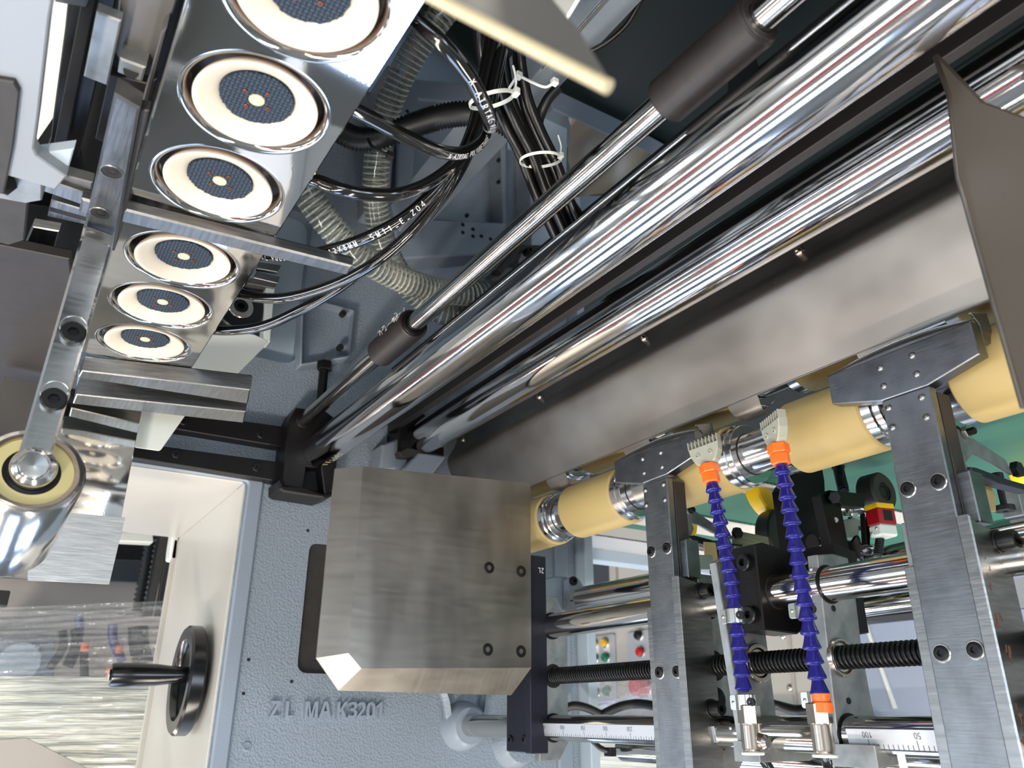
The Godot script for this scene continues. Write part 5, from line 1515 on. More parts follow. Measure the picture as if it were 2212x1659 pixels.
	var mb := thing("suction_manifold", "grey manifold block that takes the two clear hoses", "manifold", P(0.2906, 0.7275, -0.6398))
	part("block", B.new().prism(pv([[0.7454, -0.7006], [0.8156, -0.7551], [0.8566, -0.7487], [0.8995, -0.7679], [0.924, -0.8255], [0.9501, -0.8503], [0.9756, -0.9274], [0.8624, -0.8745]]), 0, 0.0, 0.07, 0.002), "dull_grey", mb)
	part("upper_block", B.new().prism(pv([[0.9273, -0.8127], [0.9613, -0.8249], [0.982, -0.875], [1.0097, -0.9669], [0.932, -0.9382], [0.8929, -0.8151]]), 0, 0.06, 0.09, 0.002), "plate_grey", mb)
	part("top_bar", B.new().prism(pv([[0.8797, -0.7535], [0.9579, -0.8063], [1.0174, -0.9867], [1, -0.9726], [0.9457, -0.8123], [0.872, -0.7652]]), 0, 0.08, 0.10, 0.002), "dark_plate", mb)
	part("screw", screw_head(P(0.09, 0.9477, -0.831), P(1, 0, 0), 0.008, 0.02), "screw_black", mb)
	part("hole", B.new().cyl(P(0.0695, 0.8853, -0.7625), P(0.071, 0.8842, -0.7616), 0.006, 20, 0.0003), "soft_black", mb)

func square_beam() -> void:
	var t := thing("square_beam", "pale grey square beam running diagonally behind the cables", "beam", P(0.7356, 0.7673, -0.4411))
	var q := [P(0.7742, 0.8542, -0.4751), P(0.8152, 0.8599, -0.5359)]
	var a := P(0.7863, 0.8543, -0.4943)
	var b := P(0.0902, 0.9369, -0.5433)
	var d := (b - a).normalized()
	var s := P(0, -0.4, 1).normalized()
	s = (s - d * s.dot(d)).normalized()
	var x := B.new()
	x.xf = Transform3D(Basis(d, s, d.cross(s)), a)
	x.box(P(-0.1, -0.030, -0.030), P(a.distance_to(b), 0.030, 0.030), 0.003)
	part("tube", x, "smooth_paint", t)
	x = B.new()
	x.xf = Transform3D(Basis(d, s, d.cross(s)), a)
	x.box(P(-0.1, 0.022, -0.0312), P(0.12, 0.031, -0.029), 0.001)
	part("edge_strip", x, "zinc", t)
	var k := thing("floor_beam", "blue-grey frame beam crossing low near the dark floor", "beam", P(0.4368, 1.0302, -0.7778))
	part("beam", B.new().prism(pv([[1.4797, -0.875], [1.4651, -0.9895], [1.4246, -1.4975], [1.316, -1.4825], [1.3821, -1.2819], [1.3857, -0.9083]]), 0, 0.0, 0.10, 0.003), "smooth_paint", k)
	solo("pillar", B.new().prism(pv([[1.4218, -0.8594], [1.467, -0.9834], [0.9929, -0.9641], [0.9617, -0.8696]]), 0, -0.04, 0.06, 0.002), "pale_paint", "pale grey upright pillar behind the tied cable bundle", "pillar", P(0.06, 1.1833, -0.9116))
	var sh := B.new()
	var rows := []
	for i in 9:
		var row := []
		for j in 9:
			var p0: Vector3 = (P(0.3304, 1.1229, -0.78)).lerp(P(0.4139, 1.0433, -0.9757), j / 8.0)
			var p1: Vector3 = (P(0.2162, 1.0422, -0.8654)).lerp(P(0.3327, 1.0429, -1.0505), j / 8.0)
			row.append(p0.lerp(p1, i / 8.0) + P(0.006 * sin(i * 1.3 + j * 0.6), 0.006 * cos(j * 1.1 + i * 0.4), 0))
		rows.append(row)
	solo("floor_beam", B.new().prism(pv([[1.2884, -1.076], [1.3504, -1.2507], [1.2288, -1.1545], [1.1991, -1.0731]]), 0, -0.15, -0.05, 0.003), "smooth_paint", "blue-grey beam end below the wrinkled shiny sheet", "beam", P(-0.05, 1.2683, -1.1406))
	solo("drip_sheet", sh.grid(rows), "drip_steel", "wrinkled shiny sheet low behind the pillar and the thin rod", "sheet", P(0.3163, 1.0775, -0.8748))

func near_plates() -> void:
	# both stand close to the lens and blur
	var t := thing("edge_guard", "cream-edged sheet blade at the top edge, very close and blurred", "blade", P(1.1746, 0.2302, -0.1353))
	var a := [P(1.1503, 0.2591, -0.0739), P(1.2082, 0.1864, -0.1316), P(1.1816, 0.237, -0.1412), P(1.1421, 0.315, -0.1394)]
	var b := B.new()
	var nn: Vector3 = (a[1] - a[0]).cross(a[2] - a[0]).normalized()
	if nn.y > 0: nn = -nn
	for s in [0.0, -1.0]:
		b.quad(a[0] + nn * 0.0016 * s, a[1] + nn * 0.0016 * s, a[2] + nn * 0.0016 * s, a[3] + nn * 0.0016 * s, nn * (1.0 if s == 0.0 else -1.0))
	part("sheet", b, "dull_pale", t)
	part("rolled_edge", B.new().tube(PackedVector3Array([a[0], a[0].lerp(a[1], 0.5), a[1]]), 0.0026, 16), "blade_cream", t)
	part("tip_edge", B.new().tube(PackedVector3Array([a[1], a[2], a[3]]), 0.0009, 10), "plate_grey", t)
	# upper guard: pale sheet behind the blade
	solo("upper_sheet", B.new().prism(pv([[0.8808, 0.6381], [1.0399, 0.4759], [1.009, 0.4645], [0.974, 0.5058]]), 2, -0.263, -0.26, 0.0005), "white_paint", "pale mottled sheet between the blurred blade and the square beam", "sheet", P(0.9993, 0.5013, -0.26))
	t = thing("side_guard", "dull stainless guard plate at the right edge, close to the camera", "guard", P(1.1597, 0.3215, -0.4884))
	var p: Array = [P(1.1419, 0.4612, -0.5148), P(1.1457, 0.4194, -0.5115), P(1.1319, 0.3595, -0.5244), P(1.1362, 0.18, -0.5214), P(1.149, 0.0842, -0.5101), P(1.234, 0.2814, -0.4313), P(1.173, 0.3792, -0.4868)]
	b = B.new()
	var cn: Vector3 = ((p[3] as Vector3) - p[1]).cross((p[6] as Vector3) - p[1]).normalized()
	if cn.dot(P(1.36, 0, 0) - p[1]) < 0: cn = -cn
	var mid: Vector3 = (p[2] + p[4] + p[5] + p[6]) / 4.0
	for i in p.size():
		b.tri(mid, p[i], p[(i + 1) % p.size()], cn)
		b.tri(mid - cn * 0.003, p[i] - cn * 0.003, p[(i + 1) % p.size()] - cn * 0.003, -cn)
		b.quad(p[i], p[(i + 1) % p.size()], p[(i + 1) % p.size()] - cn * 0.003, p[i] - cn * 0.003, p[i] - mid)
	part("plate", b, "guard_steel", t)
	part("hem", B.new().tube(PackedVector3Array([p[0], p[1], p[2], p[3]]), 0.0024, 12), "sheet_steel", t)

# ---------------------------------------------------------------- outfeed table, sensors and the hall behind
func outfeed() -> void:
	var y := 0.36
	var t := thing("green_belt", "green conveyor belt of the outfeed, seen past the yellow rollers", "belt", P(0.5, y, -1.2))
	part("belt", B.new().box(P(0.10, y, -2.0), P(1.6, y + 0.004, -0.86), 0.0005), "belt_green", t)
	var labels := ["knurled metal slide strip next to the frame's end", "knurled metal slide strip beside the dark rubber wheel", "knurled metal slide strip near the yellow wheel", "perforated grey strip at the right edge of the belt"]
	var xs := [[-0.10, 0.02], [0.15, 0.27], [0.44, 0.50], [1.05, 1.16]]
	for k in 4:
		solo("slide_strip", B.new().box(P(xs[k][0], y - 0.004, -2.0), P(xs[k][1], y - 0.0004, -0.90), 0.0008), "knurled", labels[k], "strip", P(xs[k][0], y, -1.0), "knurled slide strips of the outfeed")
	solo("table_rail", B.new().box(P(-0.14, y - 0.03, -2.0), P(-0.095, y + 0.02, -0.95), 0.002), "pale_paint", "pale blue-grey rail under the knurled strip", "rail", P(-0.12, y, -1.0))
	# wheels that press on the belt
	var wheels := [[1668, 1052, 1.38, 0.058, 0.03, "bright_yellow", "big yellow press wheel behind the right blue hose"], [2240, 1010, 1.28, 0.06, 0.04, "bright_yellow", "yellow press wheel cut off by the right edge"], [1676, 1160, 1.32, 0.045, 0.03, "rubber", "black rubber wheel with a bright hub behind the right blue hose"], [1888, 1066, 1.20, 0.030, 0.03, "brown_coat", "dark brown ring roller beside the right post"], [1468, 1132, 1.36, 0.03, 0.02, "bright_yellow", "sliver of a yellow wheel beside the left post"], [1880, 1002, 1.30, 0.022, 0.022, "nickel", "bright ball bearing under the yellow roller left of the right post"]]
	for q in wheels: pass
	var at := [P(0.4642, 0.3677, -1.097), P(0.7668, 0.3714, -1.3725), P(0.4832, 0.2764, -1.0767), P(0.6614, 0.3112, -1.0887), P(0.3737, 0.3033, -0.9627), P(0.6154, 0.3833, -1.1626)]
	for k in 6:
		var q: Array = wheels[k]
		var o: Vector3 = at[k]
		var w := thing("press_wheel", q[6], "wheel", o)
		part("tyre", B.new().ring(o - P(q[4] / 2, 0, 0), o + P(q[4] / 2, 0, 0), q[3], q[3] * (0.5 if k != 3 else 0.48), 48, 0.003), q[5], w)
		part("hub", B.new().ring(o - P(q[4] / 2 - 0.002, 0, 0), o + P(q[4] / 2 - 0.002, 0, 0), q[3] * 0.5, q[3] * 0.3, 36, 0.001), "zinc" if k != 3 else "screw_black", w)
		part("axle", B.new().cyl(o - P(q[4] * 0.7, 0, 0), o + P(q[4] * 0.42, 0, 0), q[3] * 0.29, 28), "screw_black", w)
	solo("thin_shaft", B.new().cyl(P(0.5637, 0.3819, -1.1221), P(0.6096, 0.402, -1.1796), 0.010, 28), "rod_steel", "thin bright shaft running to the ball bearing", "shaft", P(0.5826, 0.3891, -1.1466))
	# black stand between the hoses
	solo("stand_plate", B.new().prism(pv([[0.3005, -0.9212], [0.3247, -0.9437], [0.3598, -1.0275], [0.3306, -1.0284], [0.1562, -0.9968], [0.1495, -0.923]]), 0, 0.605, 0.62, 0.0012), "black_oxide", "broad dark stand plate behind the right blue hose", "plate", P(0.62, 0.2247, -0.9617))
	var s := thing("sensor_bracket", "black angular sensor bracket with a hexagon bolt", "bracket", P(0.6338, 0.2606, -1.003))
	part("upright", B.new().prism(pv([[0.2733, -0.9019], [0.2823, -0.9202], [0.2818, -0.9434], [0.1917, -0.9484], [0.1905, -0.9242], [0.194, -0.911]]), 0, 0.685, 0.70, 0.0012), "black_oxide", s)
	part("crosspiece", B.new().prism(pv([[0.282, -0.9182], [0.2879, -0.9954], [0.2673, -0.9899], [0.2634, -0.9409]]), 0, 0.69, 0.705, 0.0012), "black_oxide", s)
	part("hex_bolt", B.new().hex(P(0.7, 0.2751, -0.933), P(0.712, 0.2701, -0.9161), 0.0088, 0.001), "screw_black", s)
	part("hole", B.new().cyl(P(0.6995, 0.2434, -0.9281), P(0.7006, 0.243, -0.9265), 0.0036, 16, 0.0002), "plate_grey", s)
	var o1 := P(0.6195, 0.3574, -1.0673)
	var o2 := P(0.6366, 0.3149, -1.0464)
	var sp := thing("coil_spring", "upright dark coil spring on the sensor bracket, under the yellow roller", "spring", o1)
	part("coil", B.new().helix(o1, o2, 0.0072, 0.0013, 13), "screw_black", sp)
	part("pin", B.new().cyl(o1 - P(0, -0.012, 0), o2, 0.0052, 18), "screw_black", sp)
	part("collar", B.new().cyl(o1 + P(0, 0.008, 0), o1 + P(0, -0.001, 0), 0.0098, 22), "screw_black", sp)
	o1 = P(0.6643, 0.2182, -0.9217)
	o2 = P(0.6669, 0.2188, -0.9662)
	sp = thing("coil_spring", "bright coil spring lying sideways beside the right blue hose", "spring", o1)
	part("coil", B.new().helix(o1, o2, 0.0068, 0.0013, 12), "zinc", sp)
	part("disc", B.new().cyl(o1 + (o1 - o2).normalized() * 0.003, o1, 0.0115, 30), "brown_coat", sp)
	var kn := thing("star_knob", "black star knob below the sensor bracket", "knob", P(0.6792, 0.2141, -0.9895))
	var kp := PackedVector2Array()
	for i in 60:
		var an := TAU * i / 60.0
		var r := 0.0155 + 0.0036 * cos(5 * an)
		kp.append(Vector2(cos(an) * r, sin(an) * r))
	var kb := B.new()
	kb.xf = Transform3D(Basis(P(0, 1, 0), 0.5), P(0.6792, 0.2141, -0.9895))
	kb.prism(kp, 2, -0.006, 0.006, 0.003)
	part("body", kb, "black_plastic", kn)
	part("stem", B.new().cyl(P(0.6792, 0.2141, -0.9895) - P(0, 0, 0.03), P(0.6792, 0.2141, -0.9895), 0.006, 20), "screw_black", kn)
	var nut := thing("knurled_nut", "knurled steel nut on the clamp beside the sensor bracket", "nut", P(0.6435, 0.2805, -1.0436))
	part("thumb_disc", B.new().cyl(P(0.644, 0.2818, -1.0434), P(0.6423, 0.276, -1.0452), 0.0125, 48), "zinc", nut)
	part("stud", B.new().cyl(P(0.6453, 0.2875, -1.0409), P(0.644, 0.2818, -1.0434), 0.0062, 24), "nickel", nut)
	part("screw", B.new().cyl(P(0.6415, 0.2748, -1.0449), P(0.64, 0.2703, -1.0459), 0.003, 16), "screw_black", nut)
	var hb := thing("holder_block", "pale holder block with two black screws beside the sensor", "block", P(0.624, 0.2601, -1.0694))
	part("body", B.new().prism(pv([[0.259, -0.9972], [0.2668, -1.0274], [0.263, -1.051], [0.2583, -1.0519], [0.2556, -1.0351], [0.239, -1.0318], [0.2342, -1.0014]]), 0, 0.645, 0.66, 0.001), "plate_grey", hb)
	for q in [P(0.6483, 0.2589, -1.0275), P(0.6538, 0.2552, -1.0392)]:
		part("screw", B.new().cyl(q + P(0, 0.005, 0), q - P(0, 0.005, 0), 0.0052, 20), "screw_black", hb)
	var se := thing("photo_sensor", "red and white photo sensor with a black cable, left of the right post", "sensor", P(0.7317, 0.2355, -0.9747))
	var so := P(0.7337, 0.2395, -0.9749)
	var sb := B.new()
	sb.xf = Transform3D(Basis(P(0, 1, 0), -0.25), so)
	sb.box(P(-0.0120, -0.004, -0.016), P(0.0120, 0.017, 0.012), 0.001)
	part("red_body", sb, "sensor_red", se)
	sb = B.new()
	sb.xf = Transform3D(Basis(P(0, 1, 0), -0.25), so)
	sb.box(P(-0.0118, -0.020, -0.0158), P(0.0118, -0.004, 0.0118), 0.0025)
	part("white_body", sb, "white_paint", se)
	sb = B.new()
	sb.xf = Transform3D(Basis(P(0, 1, 0), -0.25), so)
	sb.box(P(0.0118, 0.0, -0.010), P(0.0125, 0.014, 0.004), 0.0002)
	part("lens", sb, "soft_black", se)
	sb = B.new()
	sb.xf = Transform3D(Basis(P(0, 1, 0), -0.25), so)
	sb.box(P(-0.0122, 0.017, -0.0162), P(0.0122, 0.024, 0.0122), 0.001)
	part("yellow_base", sb, "bright_yellow", se)
	for q in [P(0.004, -0.010, 0.0122), P(-0.006, -0.015, 0.0122)]:
		part("screw", button_head(so + q.rotated(P(0, 1, 0), -0.25), P(-0.2, 0, 1), 0.0022, 0.0014), "zinc", se)
	part("cable_sleeve", B.new().helix(P(0.7262, 0.219, -0.979), P(0.7234, 0.1966, -0.9717), 0.0048, 0.0012, 8), "screw_black", se)
	part("cable", B.new().cyl(P(0.7266, 0.2201, -0.9787), P(0.723, 0.1954, -0.972), 0.0044, 16), "rubber", se)
	solo("sensor_plate", B.new().prism(pv([[0.2574, -0.9555], [0.258, -0.9796], [0.2085, -0.9641], [0.2084, -0.9739], [0.2102, -0.9567], [0.2522, -0.964]]), 0, 0.712, 0.72, 0.0008), "black_oxide", "black mounting plate behind the photo sensor", "plate", P(0.72, 0.2329, -0.9608))
	# triangular arms next to the posts
	for k in 2:
		var arm := thing("swing_arm", ["light metal swing arm with a slot, right of the left post", "light metal swing arm with a slot, right of the right post"][k], "arm", [P(0.5007, 0.269, -0.8657), P(0.8687, 0.2999, -0.9795)][k])
		var pl = [[[0.291, -0.8479], [0.2894, -0.8688], [0.263, -0.9343], [0.2578, -0.9517], [0.2532, -0.9429], [0.2595, -0.9039], [0.2678, -0.8777], [0.2686, -0.8616], [0.2606, -0.8654], [0.247, -0.8563], [0.2426, -0.8483], [0.2453, -0.8411]], [[0.2945, -0.8565], [0.2937, -0.867], [0.289, -0.8853], [0.2741, -0.9478], [0.2572, -0.9562], [0.2655, -0.9228], [0.2715, -0.8785], [0.2654, -0.8743], [0.255, -0.8595], [0.2435, -0.8693], [0.2441, -0.85], [0.247, -0.8423]]][k]
		var xx: float = [0.50, 0.92][k]
		part("plate", B.new().prism(pv(pl), 0, xx - 0.005, xx, 0.0006), "plate_grey", arm)
		var nb: Vector3 = [P(0.5, 0.2862, -0.855), P(0.92, 0.291, -0.8696)][k]
		part("nut", B.new().hex(nb, nb + P(0.006, 0, 0), 0.0075, 0.001), "zinc", arm)
		part("stud", B.new().cyl(nb, nb + P(0.013, 0, 0), 0.0042, 20), "screw_black", arm)
		part("spacer", B.new().cyl(nb - P(0.05, 0, 0), nb - P(0.005, 0, 0), 0.011, 28), "black_oxide", arm)
		var hb2: Vector3 = [P(0.5, 0.2639, -0.9547), P(0.92, 0.2638, -0.9631)][k]
		part("pivot_bolt", B.new().hex(hb2 - P(0.002, 0, 0), hb2 + P(0.007, 0, 0), 0.0095, 0.001), "screw_black", arm)
		var gr := thing("gripper_lever", ["dark flat lever under the left swing arm", "dark flat lever under the right swing arm"][k], "lever", hb2)
		var gp = [[[0.2464, -0.8449], [0.2495, -0.8602], [0.2447, -0.9176], [0.2468, -0.9632], [0.2393, -0.96], [0.2351, -0.9064], [0.2397, -0.8591]], [[0.2498, -0.8594], [0.2509, -0.8723], [0.2471, -0.9363], [0.247, -0.986], [0.2399, -0.9826], [0.2394, -0.9138], [0.2449, -0.861]]][k]
		part("lever", B.new().prism(pv(gp), 0, xx - 0.012, xx + 0.004, 0.0008), "navy_oxide", gr)
		var st: Vector3 = [P(0.5263, 0.2246, -0.8803), P(0.8742, 0.2652, -1.0154)][k]
		var sz: float = [1.0, 0.9][k]
		var sc := thing("thumb_screw", ["black thumb screw beneath the left lever", "black thumb screw beneath the right lever"][k], "screw", st)
		part("head", B.new().cyl(st + P(0, 0.004, 0), st, 0.0125 * sz, 36), "screw_black", sc)
		part("nut", B.new().cyl(st + P(0, 0.014, 0), st + P(0, 0.006, 0), 0.008 * sz, 28), "screw_black", sc)
		part("shank", B.new().cyl(st, st - P(0, 0.034, 0), 0.0038, 18), "screw_black", sc)
		part("foot", B.new().cyl(st - P(0, 0.027, 0), st - P(0, 0.034, 0), 0.0128 * sz, 36), "screw_black", sc)
		var bl: Vector3 = [P(0.5176, 0.224, -0.9281), P(0.8687, 0.255, -1.0555)][k]
		var blk := thing("clamp_piece", ["bright clamp piece with a black screw beside the left thumb screw", "bright clamp piece with black screws beside the right thumb screw"][k], "clamp", bl)
		part("body", B.new().box(bl + P(-0.012, -0.026, -0.012), bl + P(0.012, 0.012, 0.012), 0.001), "plate_grey", blk)
		part("screw", B.new().cyl(bl + P(-0.002, 0.008, 0.0125), bl + P(-0.002, 0.019, 0.0125), 0.0055, 20), "screw_black", blk)
	# plates and rods behind the posts
	solo("paper_flap", B.new().prism(pv([[0.2289, -0.832], [0.2301, -0.855], [0.2013, -0.8567], [0.2001, -0.8311]]), 0, 0.548, 0.55, 0.0003), "yellow_rubber", "small yellowish flap behind the left thumb screw", "flap", P(0.55, 0.2169, -0.8432))
	solo("paper_flap", B.new().prism(pv([[0.254, -0.9048], [0.2542, -0.9238], [0.2432, -0.9232], [0.2471, -0.9421], [0.2328, -0.9458], [0.2159, -0.9406], [0.2139, -0.9048]]), 0, 0.898, 0.9, 0.0003), "yellow_rubber", "large yellowish flap behind the right thumb screw", "flap", P(0.9, 0.2271, -0.9242))
	solo("bright_plate", B.new().prism(pv([[0.1956, -0.7492], [0.1978, -0.7947], [0.1793, -0.7931], [0.1753, -0.7494]]), 0, 0.595, 0.60, 0.0006), "zinc", "bright plate with a screw right of the left side plate", "plate", P(0.6, 0.186, -0.7679))
	solo("bright_plate", B.new().prism(pv([[0.2691, -0.9555], [0.2666, -1.0289], [0.2406, -1.0297], [0.2421, -0.9535]]), 0, 0.49, 0.50, 0.0006), "ground_steel", "grey plate between the left lever and the black rubber wheel", "plate", P(0.5, 0.2542, -0.9842))
	for q in [["guide_rod", P(0.2079, 0.1911, -0.8682), P(0.3949, 0.1927, -0.8794), 0.019, "polished rod clamped behind the upper guide rod at the left"], ["guide_rod", P(0.6368, 0.2077, -1.0493), P(0.8836, 0.221, -1.0651), 0.014, "polished rod behind the sensor and the right post"], ["guide_rod", P(0.6412, 0.142, -1.0263), P(0.7427, 0.1459, -1.0423), 0.014, "polished rod below the upper guide rod at the right"], ["guide_rod", P(0.5248, 0.2302, -1.0366), P(0.4059, 0.2231, -1.0159), 0.010, "thin bright rod behind the dark clamp block"]]:
		solo(q[0], B.new().cyl(q[1], q[2], q[3], 40), "rod_steel", q[4], "rod", q[1])
	solo("black_rail", B.new().box(P(0.5192, 0.1467, -1.1953), P(0.6175, 0.1522, -1.2457) - P(0, 0, 0.03), 0.001), "soft_black", "black rail under the polished rod at the right", "rail", P(0.5192, 0.1467, -1.1953))
	var rc := thing("rod_clamp", "grey rod clamp with a slit behind the upper guide rod", "clamp", P(0.2454, 0.1857, -0.8302))
	part("plate", B.new().prism(rounded([[0.2395, -0.9062], [0.2436, -0.9128], [0.2442, -0.9303], [0.2215, -0.9493], [0.2155, -0.9849], [0.186, -0.9722], [0.1817, -0.9066]], 0.006), 0, 0.10, 0.12, 0.002), "smooth_paint", rc)
	part("clamp", B.new().prism(pv([[0.2149, -0.8943], [0.2138, -0.923], [0.2031, -0.9365], [0.1818, -0.9174], [0.1786, -0.894]]), 0, 0.12, 0.16, 0.0015), "plate_grey", rc)
	part("screw", screw_head(P(0.12, 0.236, -0.9158), P(1, 0, 0), 0.0085, 0.006), "screw_black", rc)
	part("slit", B.new().prism(pv([[0.1939, -0.8796], [0.199, -0.9156], [0.1973, -0.9155], [0.1916, -0.8816]]), 0, 0.158, 0.1605, 0.0002), "soft_black", rc)
	solo("rod_pedestal", B.new().prism(pv([[0.2388, -0.8666], [0.2451, -0.8903], [0.2467, -0.9187], [0.1827, -0.9168], [0.1795, -0.8678]]), 0, 0.02, 0.10, 0.002), "smooth_paint", "blue-grey pedestal behind the slit rod clamp", "foot", P(0.1, 0.2149, -0.8896))
	# cables low in the picture
	var cn := ["thin corrugated cable sagging behind the left scale, nearer the frame", "thin corrugated cable arching behind the left post", "corrugated cable behind the lower rod, left of the right hose"]
	var cps := [[P(0.0388, 0.0108, -0.9441), P(0.0528, 0.0173, -0.9612), P(0.065, 0.0126, -0.9845), P(0.0748, 0.0006, -1.0095)], [P(0.075, 0.0014, -1.0093), P(0.1156, 0.0158, -1.0218), P(0.1522, 0.0204, -1.0358), P(0.2052, 0.0139, -1.0438)], [P(0.3909, 0.0223, -1.0884), P(0.4048, 0.0161, -1.1155), P(0.433, 0.009, -1.1251), P(0.4712, 0.0116, -1.1229)]]
	for k in 3:
		var c := curve(cps[k], 0.0025)
		var rad := PackedFloat32Array()
		for i in c.size(): rad.append(0.0078 + (0.0007 if i % 2 == 0 else -0.0007))
		solo("corrugated_cable", B.new().tube(c, 0.0075, 14, rad), "rubber", cn[k], "cable", c[0])
	var tl := [["cable_tail", [P(0.3381, -0.0343, -0.7836), P(0.3318, -0.044, -0.8018), P(0.3361, -0.0485, -0.8121)], 0.004, "black cable tail with a plug under the left scale"], ["cable_tail", [P(0.594, -0.0363, -0.9281), P(0.6022, -0.0492, -0.9308), P(0.6081, -0.0531, -0.9434)], 0.0045, "thin black cable under the rod between the two hoses"], ["cable_tail", [P(0.6927, -0.06, -0.9205), P(0.7111, -0.0497, -0.9417), P(0.7278, -0.044, -0.9638), P(0.7501, -0.0393, -0.9956)], 0.006, "black cable under the right scale, beside the white tie"], ["cable_tail", [P(0.7322, -0.0601, -0.9428), P(0.7441, -0.051, -0.9545), P(0.7668, -0.0439, -0.9851)], 0.006, "lower black cable under the right scale, in the corner"]]
	for q in tl:
		solo(q[0], B.new().tube(curve(q[1], 0.004), q[2], 12), "rubber", q[3], "cable", q[1][0])
	solo("plug", B.new().box(P(0.3379, -0.0497, -0.8159) - P(0.008, 0.006, 0.006), P(0.3379, -0.0497, -0.8159) + P(0.008, 0.006, 0.006), 0.001), "black_plastic", "small black plug at the end of the cable tail", "plug", P(0.3379, -0.0497, -0.8159))
	solo("flat_tie", B.new().prism(pv([[0.8863, -0.0295], [0.8935, -0.0293], [0.8948, -0.0446], [0.8872, -0.045]]), 2, -0.7015, -0.70, 0.0003), "tie_white", "white tie strap hanging under the right scale", "tie", P(0.8907, -0.0346, -0.7))
	solo("grey_foot", B.new().box(P(0.4937, -0.0621, -1.2167) - P(0.03, 0.03, 0.02), P(0.4937, -0.0621, -1.2167) + P(0.01, 0.0, 0.02), 0.002), "smooth_paint", "blue-grey casting corner under the right scale", "casting", P(0.4937, -0.0621, -1.2167))

